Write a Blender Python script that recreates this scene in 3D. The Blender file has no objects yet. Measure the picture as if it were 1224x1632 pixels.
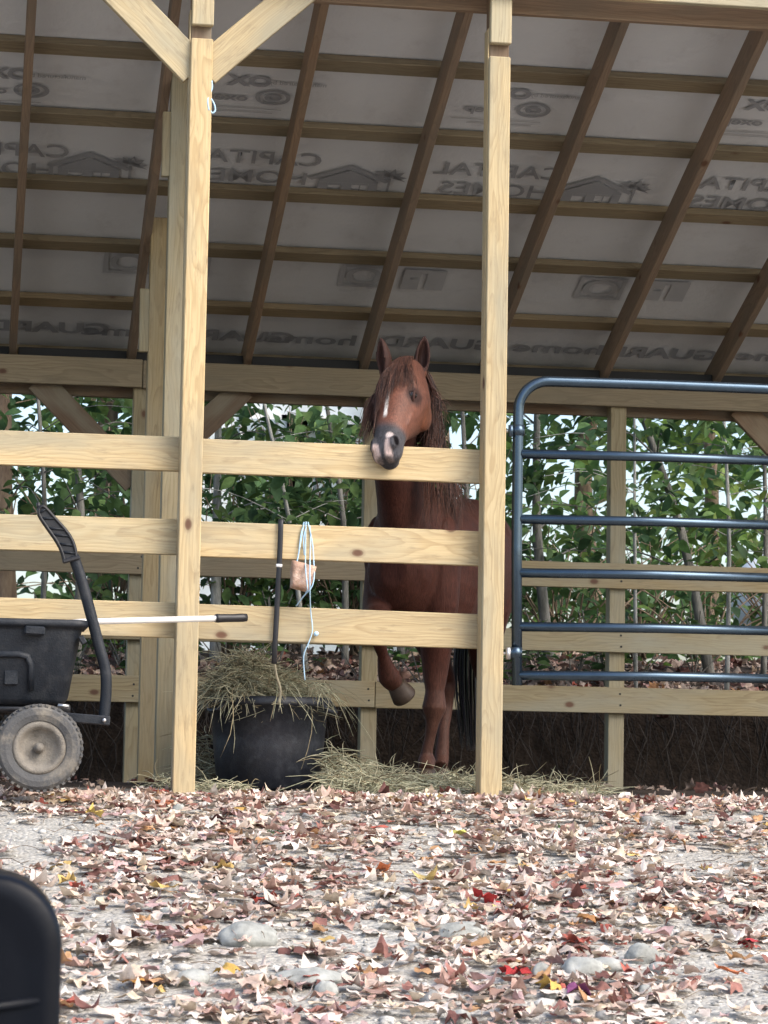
import bpy, bmesh, math, random
import numpy as np
from mathutils import Vector, Matrix, Quaternion, noise

S = bpy.context.scene
COL = S.collection
rnd = random.Random(7)
nr = np.random.RandomState(11)
R = math.radians

# ------------------------------------------------------------------ camera, sky, sun, exposure
FPX, CXP, CYP = 4000.0, 612.0, 816.0          # photograph is 1224 x 1632
YAW, PITCH, ROLL = R(9.1), math.atan(369 / 4000.0), 0.0165
CAMP = Vector((0, 0, 0.17))                   # z = 0 is the earth floor of the shed, camera stands downhill
FW = Vector((math.sin(YAW) * math.cos(PITCH), math.cos(YAW) * math.cos(PITCH), math.sin(PITCH)))
_r0 = Vector((math.cos(YAW), -math.sin(YAW), 0)); _u0 = _r0.cross(FW)
RT = _r0 * math.cos(ROLL) + _u0 * math.sin(ROLL)
UP = -_r0 * math.sin(ROLL) + _u0 * math.cos(ROLL)
cam = bpy.data.cameras.new('camera'); camo = bpy.data.objects.new('camera', cam); COL.objects.link(camo)
m3 = Matrix((RT, UP, -FW)).transposed().to_4x4(); m3.translation = CAMP
camo.matrix_world = m3
cam.sensor_fit = 'VERTICAL'; cam.sensor_height = 36; cam.lens = FPX / 1632 * 36
cam.clip_start = 0.05; cam.clip_end = 2000
cam.dof.use_dof = True; cam.dof.focus_distance = 10.5; cam.dof.aperture_fstop = 14
S.camera = camo
S.render.resolution_x, S.render.resolution_y = 768, 1024

SUN_DIR = Vector((0.62, -0.60, 0.82)).normalized()     # towards the light: behind the camera, to the right
w = bpy.data.worlds.new('World'); S.world = w; w.use_nodes = True
wn = w.node_tree.nodes; wl = w.node_tree.links
sky = wn.new('ShaderNodeTexSky'); sky.sky_type = 'NISHITA'; sky.sun_disc = False
sky.sun_elevation = math.asin(SUN_DIR.z); sky.sun_rotation = math.atan2(SUN_DIR.x, SUN_DIR.y)
sky.dust_density = 3.0; sky.air_density = 1.0
bgn = wn['Background']; wl.new(sky.outputs[0], bgn.inputs[0]); bgn.inputs[1].default_value = 0.15
sun = bpy.data.lights.new('sun', 'SUN'); suno = bpy.data.objects.new('sun', sun); COL.objects.link(suno)
sun.energy = 1.3; sun.angle = R(45); sun.color = (1.0, 0.96, 0.90)
suno.rotation_mode = 'QUATERNION'; suno.rotation_quaternion = SUN_DIR.to_track_quat('Z', 'Y'); suno.location = (6, -6, 12)
S.view_settings.view_transform = 'Standard'; S.view_settings.look = 'None'
S.view_settings.gamma = 1.0; S.view_settings.exposure = 1.22

# ------------------------------------------------------------------ pixel -> place helpers
def ray(x, y): return FW + RT * ((x - CXP) / FPX) - UP * ((y - CYP) / FPX)
def P(x, y, Y):
    d = ray(x, y); return CAMP + d * (Y / d.y)
def sstep(a, b, x):
    t = min(1, max(0, (x - a) / (b - a))); return t * t * (3 - 2 * t)
def gz(x, y):
    if y < 10.15:
        t = 10.15 - y
        if t > 11: t = 11 + (t - 11) * math.exp(-(t - 11) / 6) if t < 60 else 11
        z = -0.065 - 0.13 * (t - 0.4 * (1 - math.exp(-t / 0.4)))
        b = 0.022 * noise.noise(Vector((x * 0.9, y * 0.9, 3))) + 0.012 * noise.noise(Vector((x * 3.1, y * 3.1, 9)))
        z += b * sstep(10.15, 9.8, y)
    else:
        z = -0.065 + 0.033 * sstep(10.2, 10.5, y) - 0.035 * sstep(11.5, 13.5, y) + 0.008 * noise.noise(Vector((x * 2, y * 2, 1)))
    if y > 14.0:
        e = 14.05 + 0.10 * noise.noise(Vector((x * 1.1, 4.4, 0)))
        z += (0.50 + 0.06 * noise.noise(Vector((x * 0.7, y * 0.7, 5)))) * sstep(e, e + 0.22, y) + 0.115 * max(0, min(y, 17.2) - 14.3) + 0.03 * max(0, min(y, 45) - 17.2)
    return z
def on_ground(px, py):
    d = ray(px, py); t = 4.0
    while t < 40:
        p = CAMP + d * t
        if p.z < gz(p.x, p.y): break
        t += 0.01
    return p

# ------------------------------------------------------------------ object helpers
WM = {}
def mk(name, me, mat=None, parent=None, M=None):
    o = bpy.data.objects.new(name, me); COL.objects.link(o)
    M = M if M is not None else Matrix()
    if parent is not None:
        o.parent = parent; o.matrix_parent_inverse = WM[parent].inverted()
    o.matrix_basis = M; WM[o] = M
    if mat is not None and me is not None and not me.materials: me.materials.append(mat)
    return o
def tag(o, label=None, cat=None, group=None, kind=None):
    if label: o['label'] = label
    if cat: o['category'] = cat
    if group: o['group'] = group
    if kind: o['kind'] = kind
    return o
def thing(name, label, cat, loc, group=None):
    o = mk(name, None, None, None, Matrix.Translation(Vector(loc)))
    o.empty_display_size = 0.1
    return tag(o, label, cat, group)
def mesh_of(bm, smooth=False, name='m'):
    bm.normal_update()
    me = bpy.data.meshes.new(name); bm.to_mesh(me); bm.free()
    if smooth: me.polygons.foreach_set('use_smooth', [True] * len(me.polygons))
    return me
def frame(p0, p1, up=(0, 0, 1)):
    x = (Vector(p1) - Vector(p0)); L = x.length; x.normalize()
    z = Vector(up) - x * x.dot(Vector(up)); z.normalize(); y = z.cross(x)
    M = Matrix((x, y, z)).transposed().to_4x4(); M.translation = (Vector(p0) + Vector(p1)) / 2
    return M, L
def box_mesh(lx, ly, lz, bev=0.003, warp=0.0, nseg=1):
    bm = bmesh.new(); bmesh.ops.create_cube(bm, size=1)
    for v in bm.verts: v.co = Vector((v.co.x * lx, v.co.y * ly, v.co.z * lz))
    if nseg > 1:
        ed = [e for e in bm.edges if abs(e.verts[0].co.x - e.verts[1].co.x) > lx * 0.5]
        bmesh.ops.subdivide_edges(bm, edges=ed, cuts=nseg - 1, use_grid_fill=True)
        a, b, c, d = (rnd.uniform(0, 6) for _ in range(4))
        for v in bm.verts:
            t = v.co.x / lx + 0.5
            v.co.y += warp * (math.sin(3.1 * t + a) + 0.5 * math.sin(7 * t + b))
            v.co.z += warp * (math.sin(2.7 * t + c) + 0.5 * math.sin(6 * t + d))
    if bev:
        ed = [e for e in bm.edges if e.calc_face_angle(0) > 1.0]
        bmesh.ops.bevel(bm, geom=ed, offset=bev, segments=1, affect='EDGES')
    return mesh_of(bm)
def board(name, p0, p1, wid, thk, mat, parent, up=(0, 0, 1), bev=0.003, warp=0.0012, nseg=6):
    """plank from p0 to p1; wid measured along 'up', thk across"""
    M, L = frame(p0, p1, up)
    return mk(name, box_mesh(L, thk, wid, bev, warp, nseg), mat, parent, M)
def add_tube(bm, pts, rad, n=8, caps=True, flat=1.0, upv=None):
    pts = [Vector(p) for p in pts]
    if not hasattr(rad, '__len__'): rad = [rad] * len(pts)
    rings = []; ref = upv or Vector((0.13, 0.21, 0.97))
    for i, p in enumerate(pts):
        a = pts[max(i - 1, 0)]; b = pts[min(i + 1, len(pts) - 1)]
        t = (b - a).normalized()
        u = ref - t * t.dot(ref)
        if u.length < 1e-3: u = Vector((1, 0, 0)) - t * t.x
        u.normalize(); v = t.cross(u); ref = u
        rings.append([bm.verts.new(p + u * (rad[i] * math.cos(2 * math.pi * k / n)) + v * (rad[i] * flat * math.sin(2 * math.pi * k / n))) for k in range(n)])
    for r0, r1 in zip(rings, rings[1:]):
        for k in range(n): bm.faces.new((r0[k], r0[(k + 1) % n], r1[(k + 1) % n], r1[k]))
    if caps:
        bm.faces.new(rings[0][::-1]); bm.faces.new(rings[-1])
    return rings
def tube(name, pts, rad, mat, parent=None, n=10, smooth=True, flat=1.0, upv=None):
    bm = bmesh.new(); add_tube(bm, pts, rad, n, True, flat, upv)
    me = mesh_of(bm, smooth)
    return mk(name, me, mat, parent)
def catmull(pts, sub=6):
    pts = [Vector(p) for p in pts]; out = []
    for i in range(len(pts) - 1):
        p0 = pts[max(i - 1, 0)]; p1 = pts[i]; p2 = pts[i + 1]; p3 = pts[min(i + 2, len(pts) - 1)]
        for k in range(sub):
            t = k / sub
            out.append(0.5 * ((2 * p1) + (p2 - p0) * t + (2 * p0 - 5 * p1 + 4 * p2 - p3) * t * t + (3 * p1 - p0 - 3 * p2 + p3) * t ** 3))
    out.append(pts[-1]); return out
def ring_loft(bm, rings, close_ends=True):
    vr = [[bm.verts.new(p) for p in r] for r in rings]
    n = len(vr[0])
    for a, b in zip(vr, vr[1:]):
        for k in range(n): bm.faces.new((a[k], a[(k + 1) % n], b[(k + 1) % n], b[k]))
    if close_ends:
        bm.faces.new(vr[0][::-1]); bm.faces.new(vr[-1])
    return vr
def lathe(bm, prof, c=(0, 0, 0), ax='z', n=32, caps=True):
    rings = []
    for r, h in prof:
        ring = []
        for k in range(n):
            a = 2 * math.pi * k / n; ca, sa = r * math.cos(a), r * math.sin(a)
            v = Vector((ca, sa, h)) if ax == 'z' else Vector((ca, h, sa))
            ring.append(v + Vector(c))
        rings.append(ring)
    ring_loft(bm, rings, caps)
    bmesh.ops.recalc_face_normals(bm, faces=bm.faces)
def np_mesh(name, V, F, cols=None, smooth=False):
    """V (n,3), F list/array of equal-length faces"""
    me = bpy.data.meshes.new(name); F = np.asarray(F); k = F.shape[1]
    me.vertices.add(len(V)); me.vertices.foreach_set('co', np.asarray(V, dtype=np.float32).ravel())
    me.loops.add(F.size); me.loops.foreach_set('vertex_index', F.ravel().astype(np.int32))
    me.polygons.add(len(F)); me.polygons.foreach_set('loop_start', np.arange(0, F.size, k, dtype=np.int32))
    me.polygons.foreach_set('loop_total', np.full(len(F), k, dtype=np.int32))
    if smooth: me.polygons.foreach_set('use_smooth', np.ones(len(F), dtype=bool))
    me.update(calc_edges=True)
    if cols is not None:
        at = me.color_attributes.new('Col', 'FLOAT_COLOR', 'POINT')
        c4 = np.ones((len(V), 4), dtype=np.float32); c4[:, :3] = cols
        at.data.foreach_set('color', c4.ravel())
    me.validate(); return me

# ------------------------------------------------------------------ materials
class N:
    def __init__(self, name):
        self.m = bpy.data.materials.new(name); self.m.use_nodes = True
        self.t = self.m.node_tree; self.b = self.t.nodes['Principled BSDF']
    def n(self, typ, ins=None, **kw):
        nd = self.t.nodes.new('ShaderNode' + typ)
        for k, v in kw.items(): setattr(nd, k, v)
        for k, v in (ins or {}).items(): self.set(nd.inputs[k], v)
        return nd
    def set(self, sock, v):
        if isinstance(v, bpy.types.NodeSocket): self.t.links.new(v, sock)
        else: sock.default_value = v
    def math(self, op, a, b=0.0, c=0.0):
        nd = self.n('Math', {0: a, 1: b, 2: c}, operation=op); return nd.outputs[0]
    def vmath(self, op, a, b):
        nd = self.n('VectorMath', {0: a, 1: b}, operation=op); return nd.outputs[0]
    def ramp(self, f, stops, interp='LINEAR'):
        nd = self.n('ValToRGB', {0: f}); r = nd.color_ramp; r.interpolation = interp
        while len(r.elements) > 1: r.elements.remove(r.elements[-1])
        r.elements[0].position = stops[0][0]; r.elements[0].color = (*stops[0][1], 1)
        for p, c in stops[1:]:
            e = r.elements.new(p); e.color = (*c, 1)
        return nd.outputs[0]
    def mix(self, f, a, b, blend='MIX'):
        nd = self.n('Mix', data_type='RGBA', blend_type=blend)
        self.set(nd.inputs[0], f); self.set(nd.inputs[6], a if not isinstance(a, tuple) else (*a, 1)); self.set(nd.inputs[7], b if not isinstance(b, tuple) else (*b, 1))
        return nd.outputs[2]
    def noise(self, vec, scale, detail=3, rough=0.5, dist=0.0):
        return self.n('TexNoise', {'Vector': vec, 'Scale': scale, 'Detail': detail, 'Roughness': rough, 'Distortion': dist}).outputs[0]
    def out(self, col=None, rough=None, bump=None, bstr=0.3, bdist=0.01, metal=None, **kw):
        if col is not None: self.set(self.b.inputs['Base Color'], (*col, 1) if isinstance(col, tuple) else col)
        if rough is not None: self.set(self.b.inputs['Roughness'], rough)
        if metal is not None: self.set(self.b.inputs['Metallic'], metal)
        if bump is not None:
            bn = self.n('Bump', {'Height': bump, 'Strength': bstr, 'Distance': bdist}); self.set(self.b.inputs['Normal'], bn.outputs[0])
        for k, v in kw.items(): self.set(self.b.inputs[k], v)
        return self.m

def m_wood(name, light, dark, knots=True, gray=(0.30, 0.29, 0.22)):
    k = N(name)
    co = k.n('TexCoord').outputs['Object']; oi = k.n('ObjectInfo').outputs['Random']
    off = k.n('CombineXYZ', {0: k.math('MULTIPLY', oi, 37.0), 1: k.math('SUBTRACT', k.math('MULTIPLY', oi, 0.16), 0.08), 2: k.math('SUBTRACT', k.math('FRACT', k.math('MULTIPLY', oi, 7.3)), 0.5)})
    sh = k.n('Mapping', {'Vector': off.outputs[0], 'Scale': (1, 1, 0.12)}).outputs[0]
    v = k.vmath('ADD', co, sh)
    st = k.n('Mapping', {'Vector': v, 'Scale': (0.9, 3.5, 3.5)}).outputs[0]
    dn = k.n('TexNoise', {'Vector': st, 'Scale': 2.2, 'Detail': 2.0}).outputs['Color']
    dv = k.vmath('SCALE', k.vmath('SUBTRACT', dn, (0.5, 0.5, 0.5)), (0, 0, 0)); dv.node.inputs['Scale'].default_value = 0.10
    rv = k.n('Mapping', {'Vector': k.vmath('ADD', v, dv), 'Scale': (0.05, 1, 1)}).outputs[0]
    ring = k.n('TexWave', {'Vector': rv, 'Scale': 26.0, 'Distortion': 2.6, 'Detail': 3.0, 'Detail Scale': 1.2}, wave_type='RINGS', rings_direction='X', wave_profile='SAW').outputs['Fac']
    fine = k.noise(k.n('Mapping', {'Vector': v, 'Scale': (5, 160, 160)}).outputs[0], 1.0, 3)
    big = k.noise(k.n('Mapping', {'Vector': v, 'Scale': (1.3, 5, 5)}).outputs[0], 1.5, 4)
    soft = tuple(a * 0.45 + b * 0.55 for a, b in zip(light, dark))
    c = k.ramp(ring, [(0.0, light), (0.5, tuple(a * 0.95 for a in light)), (0.9, soft), (1.0, light)])
    c = k.mix(k.ramp(fine, [(0.35, (0, 0, 0)), (0.75, (0.55, 0.55, 0.55))]), c, dark)
    c = k.mix(k.ramp(big, [(0.42, (0, 0, 0)), (0.70, (0.7, 0.7, 0.7))]), c, gray)
    tint = k.ramp(k.math('FRACT', k.math('MULTIPLY', oi, 13.7)), [(0, (0.80, 0.76, 0.70)), (0.5, (1, 1, 1)), (1, (1.05, 0.95, 0.82))])
    c = k.mix(1.0, c, tint, 'MULTIPLY')
    spots = k.noise(k.n('Mapping', {'Vector': v, 'Scale': (9, 60, 60)}).outputs[0], 1.0, 4, 0.7)
    c = k.mix(k.ramp(spots, [(0.55, (0, 0, 0)), (0.75, (0.5, 0.5, 0.5))]), c, (0.15, 0.11, 0.065))
    bump = k.math('ADD', k.math('MULTIPLY', ring, 0.5), fine)
    if knots:
        vd = k.n('TexVoronoi', {'Vector': k.n('Mapping', {'Vector': v, 'Scale': (0.75, 1.25, 1.25)}).outputs[0], 'Scale': 5.0}).outputs['Distance']
        vd = k.math('ADD', vd, k.math('MULTIPLY', k.math('SUBTRACT', fine, 0.5), 0.03))
        kn = k.ramp(vd, [(0.055, (1, 1, 1)), (0.085, (0.8, 0.8, 0.8)), (0.10, (0.35, 0.35, 0.35)), (0.15, (0, 0, 0))])
        c = k.mix(kn, c, (0.11, 0.05, 0.025))
    return k.out(c, 0.72, bump, 0.25, 0.003)

def m_plain(name, col, rough=0.5, var=0.25, scale=14.0, bstr=0.15, metal=0.0, dust=None, dustamt=0.3, **kw):
    k = N(name); co = k.n('TexCoord').outputs['Object']
    nz = k.noise(co, scale, 5, 0.6)
    c = k.mix(nz, tuple(a * (1 - var) for a in col), tuple(min(1, a * (1 + var)) for a in col))
    if dust:
        dz = k.noise(co, scale * 0.45, 6, 0.65)
        c = k.mix(k.ramp(dz, [(0.48, (0, 0, 0)), (0.72, (dustamt,) * 3)]), c, dust)
    rg = k.n('MapRange', {0: nz, 3: max(0.05, rough - 0.1), 4: min(1, rough + 0.12)}).outputs[0]
    return k.out(c, rg, k.noise(co, scale * 5, 3), bstr, 0.004, metal, **kw)

def m_attr(name, rough=0.6, trans=0.0, coltype='attr', bstr=0.2, nscale=60.0, spec=0.3):
    k = N(name)
    if coltype == 'attr': c = k.n('Attribute', attribute_name='Col').outputs['Color']
    else: c = k.n('ObjectInfo').outputs['Color']
    co = k.n('TexCoord').outputs['Object']
    nz = k.noise(co, nscale, 4, 0.6)
    c = k.mix(1.0, c, k.ramp(nz, [(0.3, (0.62, 0.6, 0.58)), (0.7, (1.2, 1.2, 1.2))]), 'MULTIPLY')
    k.out(c, rough, nz, bstr, 0.004, **{'Specular IOR Level': spec})
    if trans:
        tr = k.n('BsdfTranslucent', {'Color': c}); mx = k.n('MixShader', {0: trans, 1: k.b.outputs[0], 2: tr.outputs[0]})
        k.t.links.new(mx.outputs[0], k.t.nodes['Material Output'].inputs[0])
    return k.m

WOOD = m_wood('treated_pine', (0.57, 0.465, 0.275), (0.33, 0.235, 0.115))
WOODM = m_wood('shaded_pine', (0.34, 0.285, 0.165), (0.19, 0.14, 0.07))  # treated pine again, darkened to carry the shade inside the shed
WOODR = m_wood('shaded_rafter_wood', (0.29, 0.21, 0.145), (0.17, 0.115, 0.075), gray=(0.18, 0.15, 0.115))  # same timber, low light under the roof put into a darker colour
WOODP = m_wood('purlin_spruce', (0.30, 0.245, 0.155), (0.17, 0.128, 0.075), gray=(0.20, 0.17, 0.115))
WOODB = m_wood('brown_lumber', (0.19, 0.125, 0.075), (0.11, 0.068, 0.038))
PRINT = m_plain('grey_print', (0.30, 0.305, 0.315), 0.8, 0.12)
PRINTF = m_plain('faded_grey_print', (0.42, 0.425, 0.43), 0.8, 0.12)
def m_wrap():
    k = N('house_wrap'); co = k.n('TexCoord').outputs['Object']
    n1 = k.noise(co, 2.2, 5, 0.6); n2 = k.noise(co, 38, 3, 0.6)
    c = k.mix(n1, (0.58, 0.59, 0.595), (0.68, 0.685, 0.68))
    c = k.mix(k.ramp(k.noise(co, 5, 6, 0.7), [(0.55, (0, 0, 0)), (0.8, (0.5, 0.5, 0.5))]), c, (0.42, 0.41, 0.40))
    return k.out(c, 0.7, k.math('ADD', k.math('MULTIPLY', n1, 3.0), k.math('MULTIPLY', n2, 0.3)), 0.3, 0.02)
WRAP = m_wrap()
METALROOF = m_plain('painted_roof_metal', (0.10, 0.12, 0.13), 0.4, 0.1, metal=0.3)
DARKB = m_plain('flat_black', (0.02, 0.02, 0.02), 0.8)
GATEM = m_plain('blue_black_gate_paint', (0.060, 0.090, 0.122), 0.23, 0.25, 20, 0.03, 0.8, dust=(0.10, 0.11, 0.12), dustamt=0.12)
STEEL = m_plain('galvanised_steel', (0.5, 0.5, 0.5), 0.35, 0.15, metal=0.9)
BLACKP = m_plain('black_poly', (0.009, 0.012, 0.017), 0.5, 0.4, 30, 0.4, dust=(0.09, 0.09, 0.09), dustamt=0.22, **{'Specular IOR Level': 0.3})
TUBM = m_plain('black_tub_rubber', (0.011, 0.013, 0.019), 0.42, 0.4, 60, 0.35, dust=(0.13, 0.14, 0.155), dustamt=0.16)
CHAIRM = m_plain('black_chair_plastic', (0.003, 0.004, 0.007), 0.38, 0.2, 20, 0.04, **{'Specular IOR Level': 0.14})
RUBBER = m_plain('muddy_tyre_rubber', (0.075, 0.075, 0.075), 0.85, 0.35, 22, 0.6, dust=(0.24, 0.21, 0.165), dustamt=0.9)
RIMM = m_plain('muddy_rim', (0.20, 0.18, 0.15), 0.9, 0.4, 34, 0.8, dust=(0.07, 0.062, 0.052), dustamt=0.85)
ALU = m_plain('white_aluminium_pole', (0.72, 0.71, 0.68), 0.35, 0.08, metal=0.2)
BLACK = m_plain('black_grip', (0.012, 0.012, 0.014), 0.45, 0.3)
TWINE = m_plain('pale_blue_twine', (0.42, 0.62, 0.78), 0.6, 0.2, 60)
SALT = m_plain('salt_block', (0.38, 0.235, 0.16), 0.5, 0.4, 22, 0.7, dust=(0.62, 0.48, 0.40), dustamt=0.85, **{'Subsurface Weight': 0.1})
HAYM = m_attr('hay_straw', 0.65, 0.15, nscale=30)
LEAFM = m_attr('fallen_leaf', 0.75, 0.12, nscale=45, bstr=0.3, spec=0.2)
LEAFO = m_attr('fallen_leaf_single', 0.75, 0.12, 'obj', nscale=45, bstr=0.3, spec=0.2)
GREEN = m_attr('green_leaf', 0.6, 0.38, nscale=20, bstr=0.15, spec=0.22)
STONE = None
def m_stone():
    k = N('grey_stone'); co = k.n('TexCoord').outputs['Object']; oi = k.n('ObjectInfo').outputs['Random']
    n1 = k.noise(k.vmath('ADD', co, k.n('CombineXYZ', {0: k.math('MULTIPLY', oi, 50)}).outputs[0]), 18, 6, 0.65)
    c = k.ramp(n1, [(0.3, (0.17, 0.17, 0.155)), (0.5, (0.30, 0.305, 0.28)), (0.7, (0.42, 0.42, 0.39))])
    return k.out(c, 0.85, n1, 0.5, 0.01)
STONE = m_stone()
def m_bark(name, a, b, sc=14):
    k = N(name); co = k.n('TexCoord').outputs['Object']
    n1 = k.noise(k.n('Mapping', {'Vector': co, 'Scale': (1, 1, 0.25)}).outputs[0], sc, 5, 0.65)
    return k.out(k.ramp(n1, [(0.35, a), (0.65, b)]), 0.9, n1, 0.8, 0.02)
BARK = m_bark('brown_bark', (0.09, 0.06, 0.04), (0.24, 0.18, 0.12))
BARKG = m_bark('grey_bark', (0.07, 0.07, 0.06), (0.19, 0.185, 0.165), 22)
BARKP = m_bark('pale_bark', (0.16, 0.165, 0.145), (0.38, 0.38, 0.355), 26)
ROOTM = m_plain('dark_root', (0.055, 0.042, 0.035), 0.9)
def m_ground():
    k = N('gravel_and_soil'); g = k.n('NewGeometry').outputs['Position']
    y = k.n('SeparateXYZ', {0: g}).outputs[1]
    n1 = k.noise(g, 1.3, 5, 0.6); n2 = k.noise(g, 24, 5, 0.65)
    vo = k.n('TexVoronoi', {'Vector': g, 'Scale': 55.0}); vc = k.n('TexVoronoi', {'Vector': g, 'Scale': 130.0})
    gr = k.ramp(k.n('SeparateXYZ', {0: vo.outputs['Color']}).outputs[0], [(0, (0.24, 0.232, 0.21)), (0.5, (0.38, 0.365, 0.33)), (1, (0.54, 0.52, 0.475))])
    gr2 = k.ramp(k.n('SeparateXYZ', {0: vc.outputs['Color']}).outputs[0], [(0, (0.28, 0.268, 0.238)), (1, (0.475, 0.455, 0.41))])
    gravel = k.mix(k.ramp(n2, [(0.42, (0, 0, 0)), (0.58, (1, 1, 1))]), gr2, gr)
    gravel = k.mix(k.ramp(n1, [(0.45, (0, 0, 0)), (0.8, (0.4, 0.4, 0.4))]), gravel, (0.26, 0.21, 0.16))
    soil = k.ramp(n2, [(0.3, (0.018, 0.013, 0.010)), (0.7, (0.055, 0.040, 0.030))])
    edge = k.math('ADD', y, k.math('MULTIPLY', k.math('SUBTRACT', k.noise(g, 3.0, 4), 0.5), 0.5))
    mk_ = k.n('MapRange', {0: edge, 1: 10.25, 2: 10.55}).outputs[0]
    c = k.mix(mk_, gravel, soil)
    far = k.n('MapRange', {0: y, 1: 18, 2: 26}).outputs[0]
    c = k.mix(far, c, k.ramp(n2, [(0.3, (0.05, 0.07, 0.025)), (0.7, (0.12, 0.12, 0.05))]))
    h = k.math('ADD', k.math('MULTIPLY', vo.outputs['Distance'], -1.0), k.math('MULTIPLY', n2, 0.6))
    return k.out(c, 0.95, h, 0.7, 0.012, **{'Specular IOR Level': 0.15})
GROUND = m_ground()

# ------------------------------------------------------------------ ground sheet
def axis(lst):
    out = []
    for a, b, st in lst: out += list(np.arange(a, b - 1e-6, st))
    out.append(lst[-1][1]); return np.array(out)
xs = axis([(-400, -40, 60), (-40, -6, 4), (-6, -1.5, 0.5), (-1.5, 5.5, 0.06), (5.5, 10, 0.5), (10, 40, 4), (40, 400, 60)])
ys = axis([(-300, -20, 40), (-20, 0, 2), (0, 5, 0.4), (5, 10.3, 0.05), (10.3, 13.9, 0.15), (13.9, 14.6, 0.035), (14.6, 18, 0.15), (18, 46, 2), (46, 600, 60)])
V = np.array([(x, y, gz(x, y)) for y in ys for x in xs])
nx = len(xs); ii, jj = np.meshgrid(np.arange(nx - 1), np.arange(len(ys) - 1))
a0 = (jj * nx + ii).ravel()
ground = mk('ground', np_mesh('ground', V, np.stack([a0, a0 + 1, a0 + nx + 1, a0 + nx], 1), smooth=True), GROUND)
tag(ground, kind='structure')

# ------------------------------------------------------------------ the shed
SLOPE = 0.39
RAKE = math.sqrt(1 + SLOPE * SLOPE)
def under(Y): return 2.25 + SLOPE * (13.6 - Y)          # underside of the rafters
shed = thing('run_in_shed', 'open front timber run-in shed of pale treated posts and rails', 'shed', (2.0, 11.9, -0.03))
FRONT_POSTS = [(-0.46, True), (0.834, True), (2.10, True), (3.56, True)]
for X, _ in FRONT_POSTS:
    p = board('post', (X, 10.263, -0.25), (X, 10.263, 3.56), 0.084, 0.076, WOODB, shed, up=(1, 0, 0))
    board('front_ply', (X - 0.001, 10.2125, -0.25), (X + 0.001, 10.2125, 3.075), 0.091, 0.026, WOOD, p, up=(1, 0, 0), bev=0.004)
    board('upper_ply', (X + 0.002, 10.2065, 3.129), (X + 0.002, 10.2065, 3.60), 0.091, 0.038, WOOD, p, up=(1, 0, 0), bev=0.004)
    board('side_ply', (X - 0.0445, 10.263, -0.25), (X - 0.0445, 10.263, 3.2), 0.075, 0.006, WOOD, p, up=(0, 1, 0), bev=0.001)
# front rails, each board its own part
for zl, zr, h in ((1.346, 1.337, 0.142), (1.001, 0.990, 0.146), (0.660, 0.645, 0.145)):
    board('rail', (-1.30, 10.321, zl + 0.004), (0.829, 10.321, zl), h, 0.038, WOOD, shed)
    board('rail', (0.833, 10.322, zl - 0.003), (2.085, 10.322, zr), h, 0.038, WOOD, shed)
# partition posts running to the back
for Y in (11.27, 12.49):
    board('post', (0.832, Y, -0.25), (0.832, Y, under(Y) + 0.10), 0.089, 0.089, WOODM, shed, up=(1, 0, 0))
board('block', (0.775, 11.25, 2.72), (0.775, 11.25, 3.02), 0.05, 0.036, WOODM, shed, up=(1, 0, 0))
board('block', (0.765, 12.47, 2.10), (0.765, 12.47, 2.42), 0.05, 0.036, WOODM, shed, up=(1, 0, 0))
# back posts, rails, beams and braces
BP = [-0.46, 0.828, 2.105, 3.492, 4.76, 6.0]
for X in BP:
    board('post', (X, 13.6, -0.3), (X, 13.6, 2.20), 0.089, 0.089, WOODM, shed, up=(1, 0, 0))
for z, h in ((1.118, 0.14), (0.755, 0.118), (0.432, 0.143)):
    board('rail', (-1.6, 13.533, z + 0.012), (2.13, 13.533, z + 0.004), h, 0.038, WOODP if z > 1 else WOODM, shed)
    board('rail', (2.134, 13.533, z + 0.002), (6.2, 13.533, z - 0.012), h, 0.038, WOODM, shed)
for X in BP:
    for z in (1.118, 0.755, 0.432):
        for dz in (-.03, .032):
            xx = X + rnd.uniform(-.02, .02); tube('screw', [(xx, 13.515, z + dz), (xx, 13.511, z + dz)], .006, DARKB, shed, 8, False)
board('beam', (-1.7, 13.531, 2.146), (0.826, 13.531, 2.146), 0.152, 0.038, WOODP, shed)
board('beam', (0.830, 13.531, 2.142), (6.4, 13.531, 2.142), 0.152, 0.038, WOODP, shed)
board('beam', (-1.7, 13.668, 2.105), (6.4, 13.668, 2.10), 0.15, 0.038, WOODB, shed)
for X in (0.828, 4.76):
    for s in (-1, 1):
        board('brace', (X + s * 0.02, 13.60, 1.56), (X + s * 0.56, 13.60, 2.10), 0.14, 0.038, WOODB, shed)
# front headers and knee braces
board('header', (-1.7, 10.358, 3.405), (6.4, 10.358, 3.412), 0.205, 0.038, WOODR, shed)
board('header', (-1.7, 10.166, 3.425), (6.4, 10.166, 3.445), 0.19, 0.038, WOOD, shed)
board('brace', (0.85, 10.243, 2.945), (1.45, 10.243, 3.50), 0.134, 0.034, WOOD, shed)
board('brace', (0.815, 10.243, 2.945), (0.24, 10.243, 3.505), 0.142, 0.034, WOOD, shed)
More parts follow.
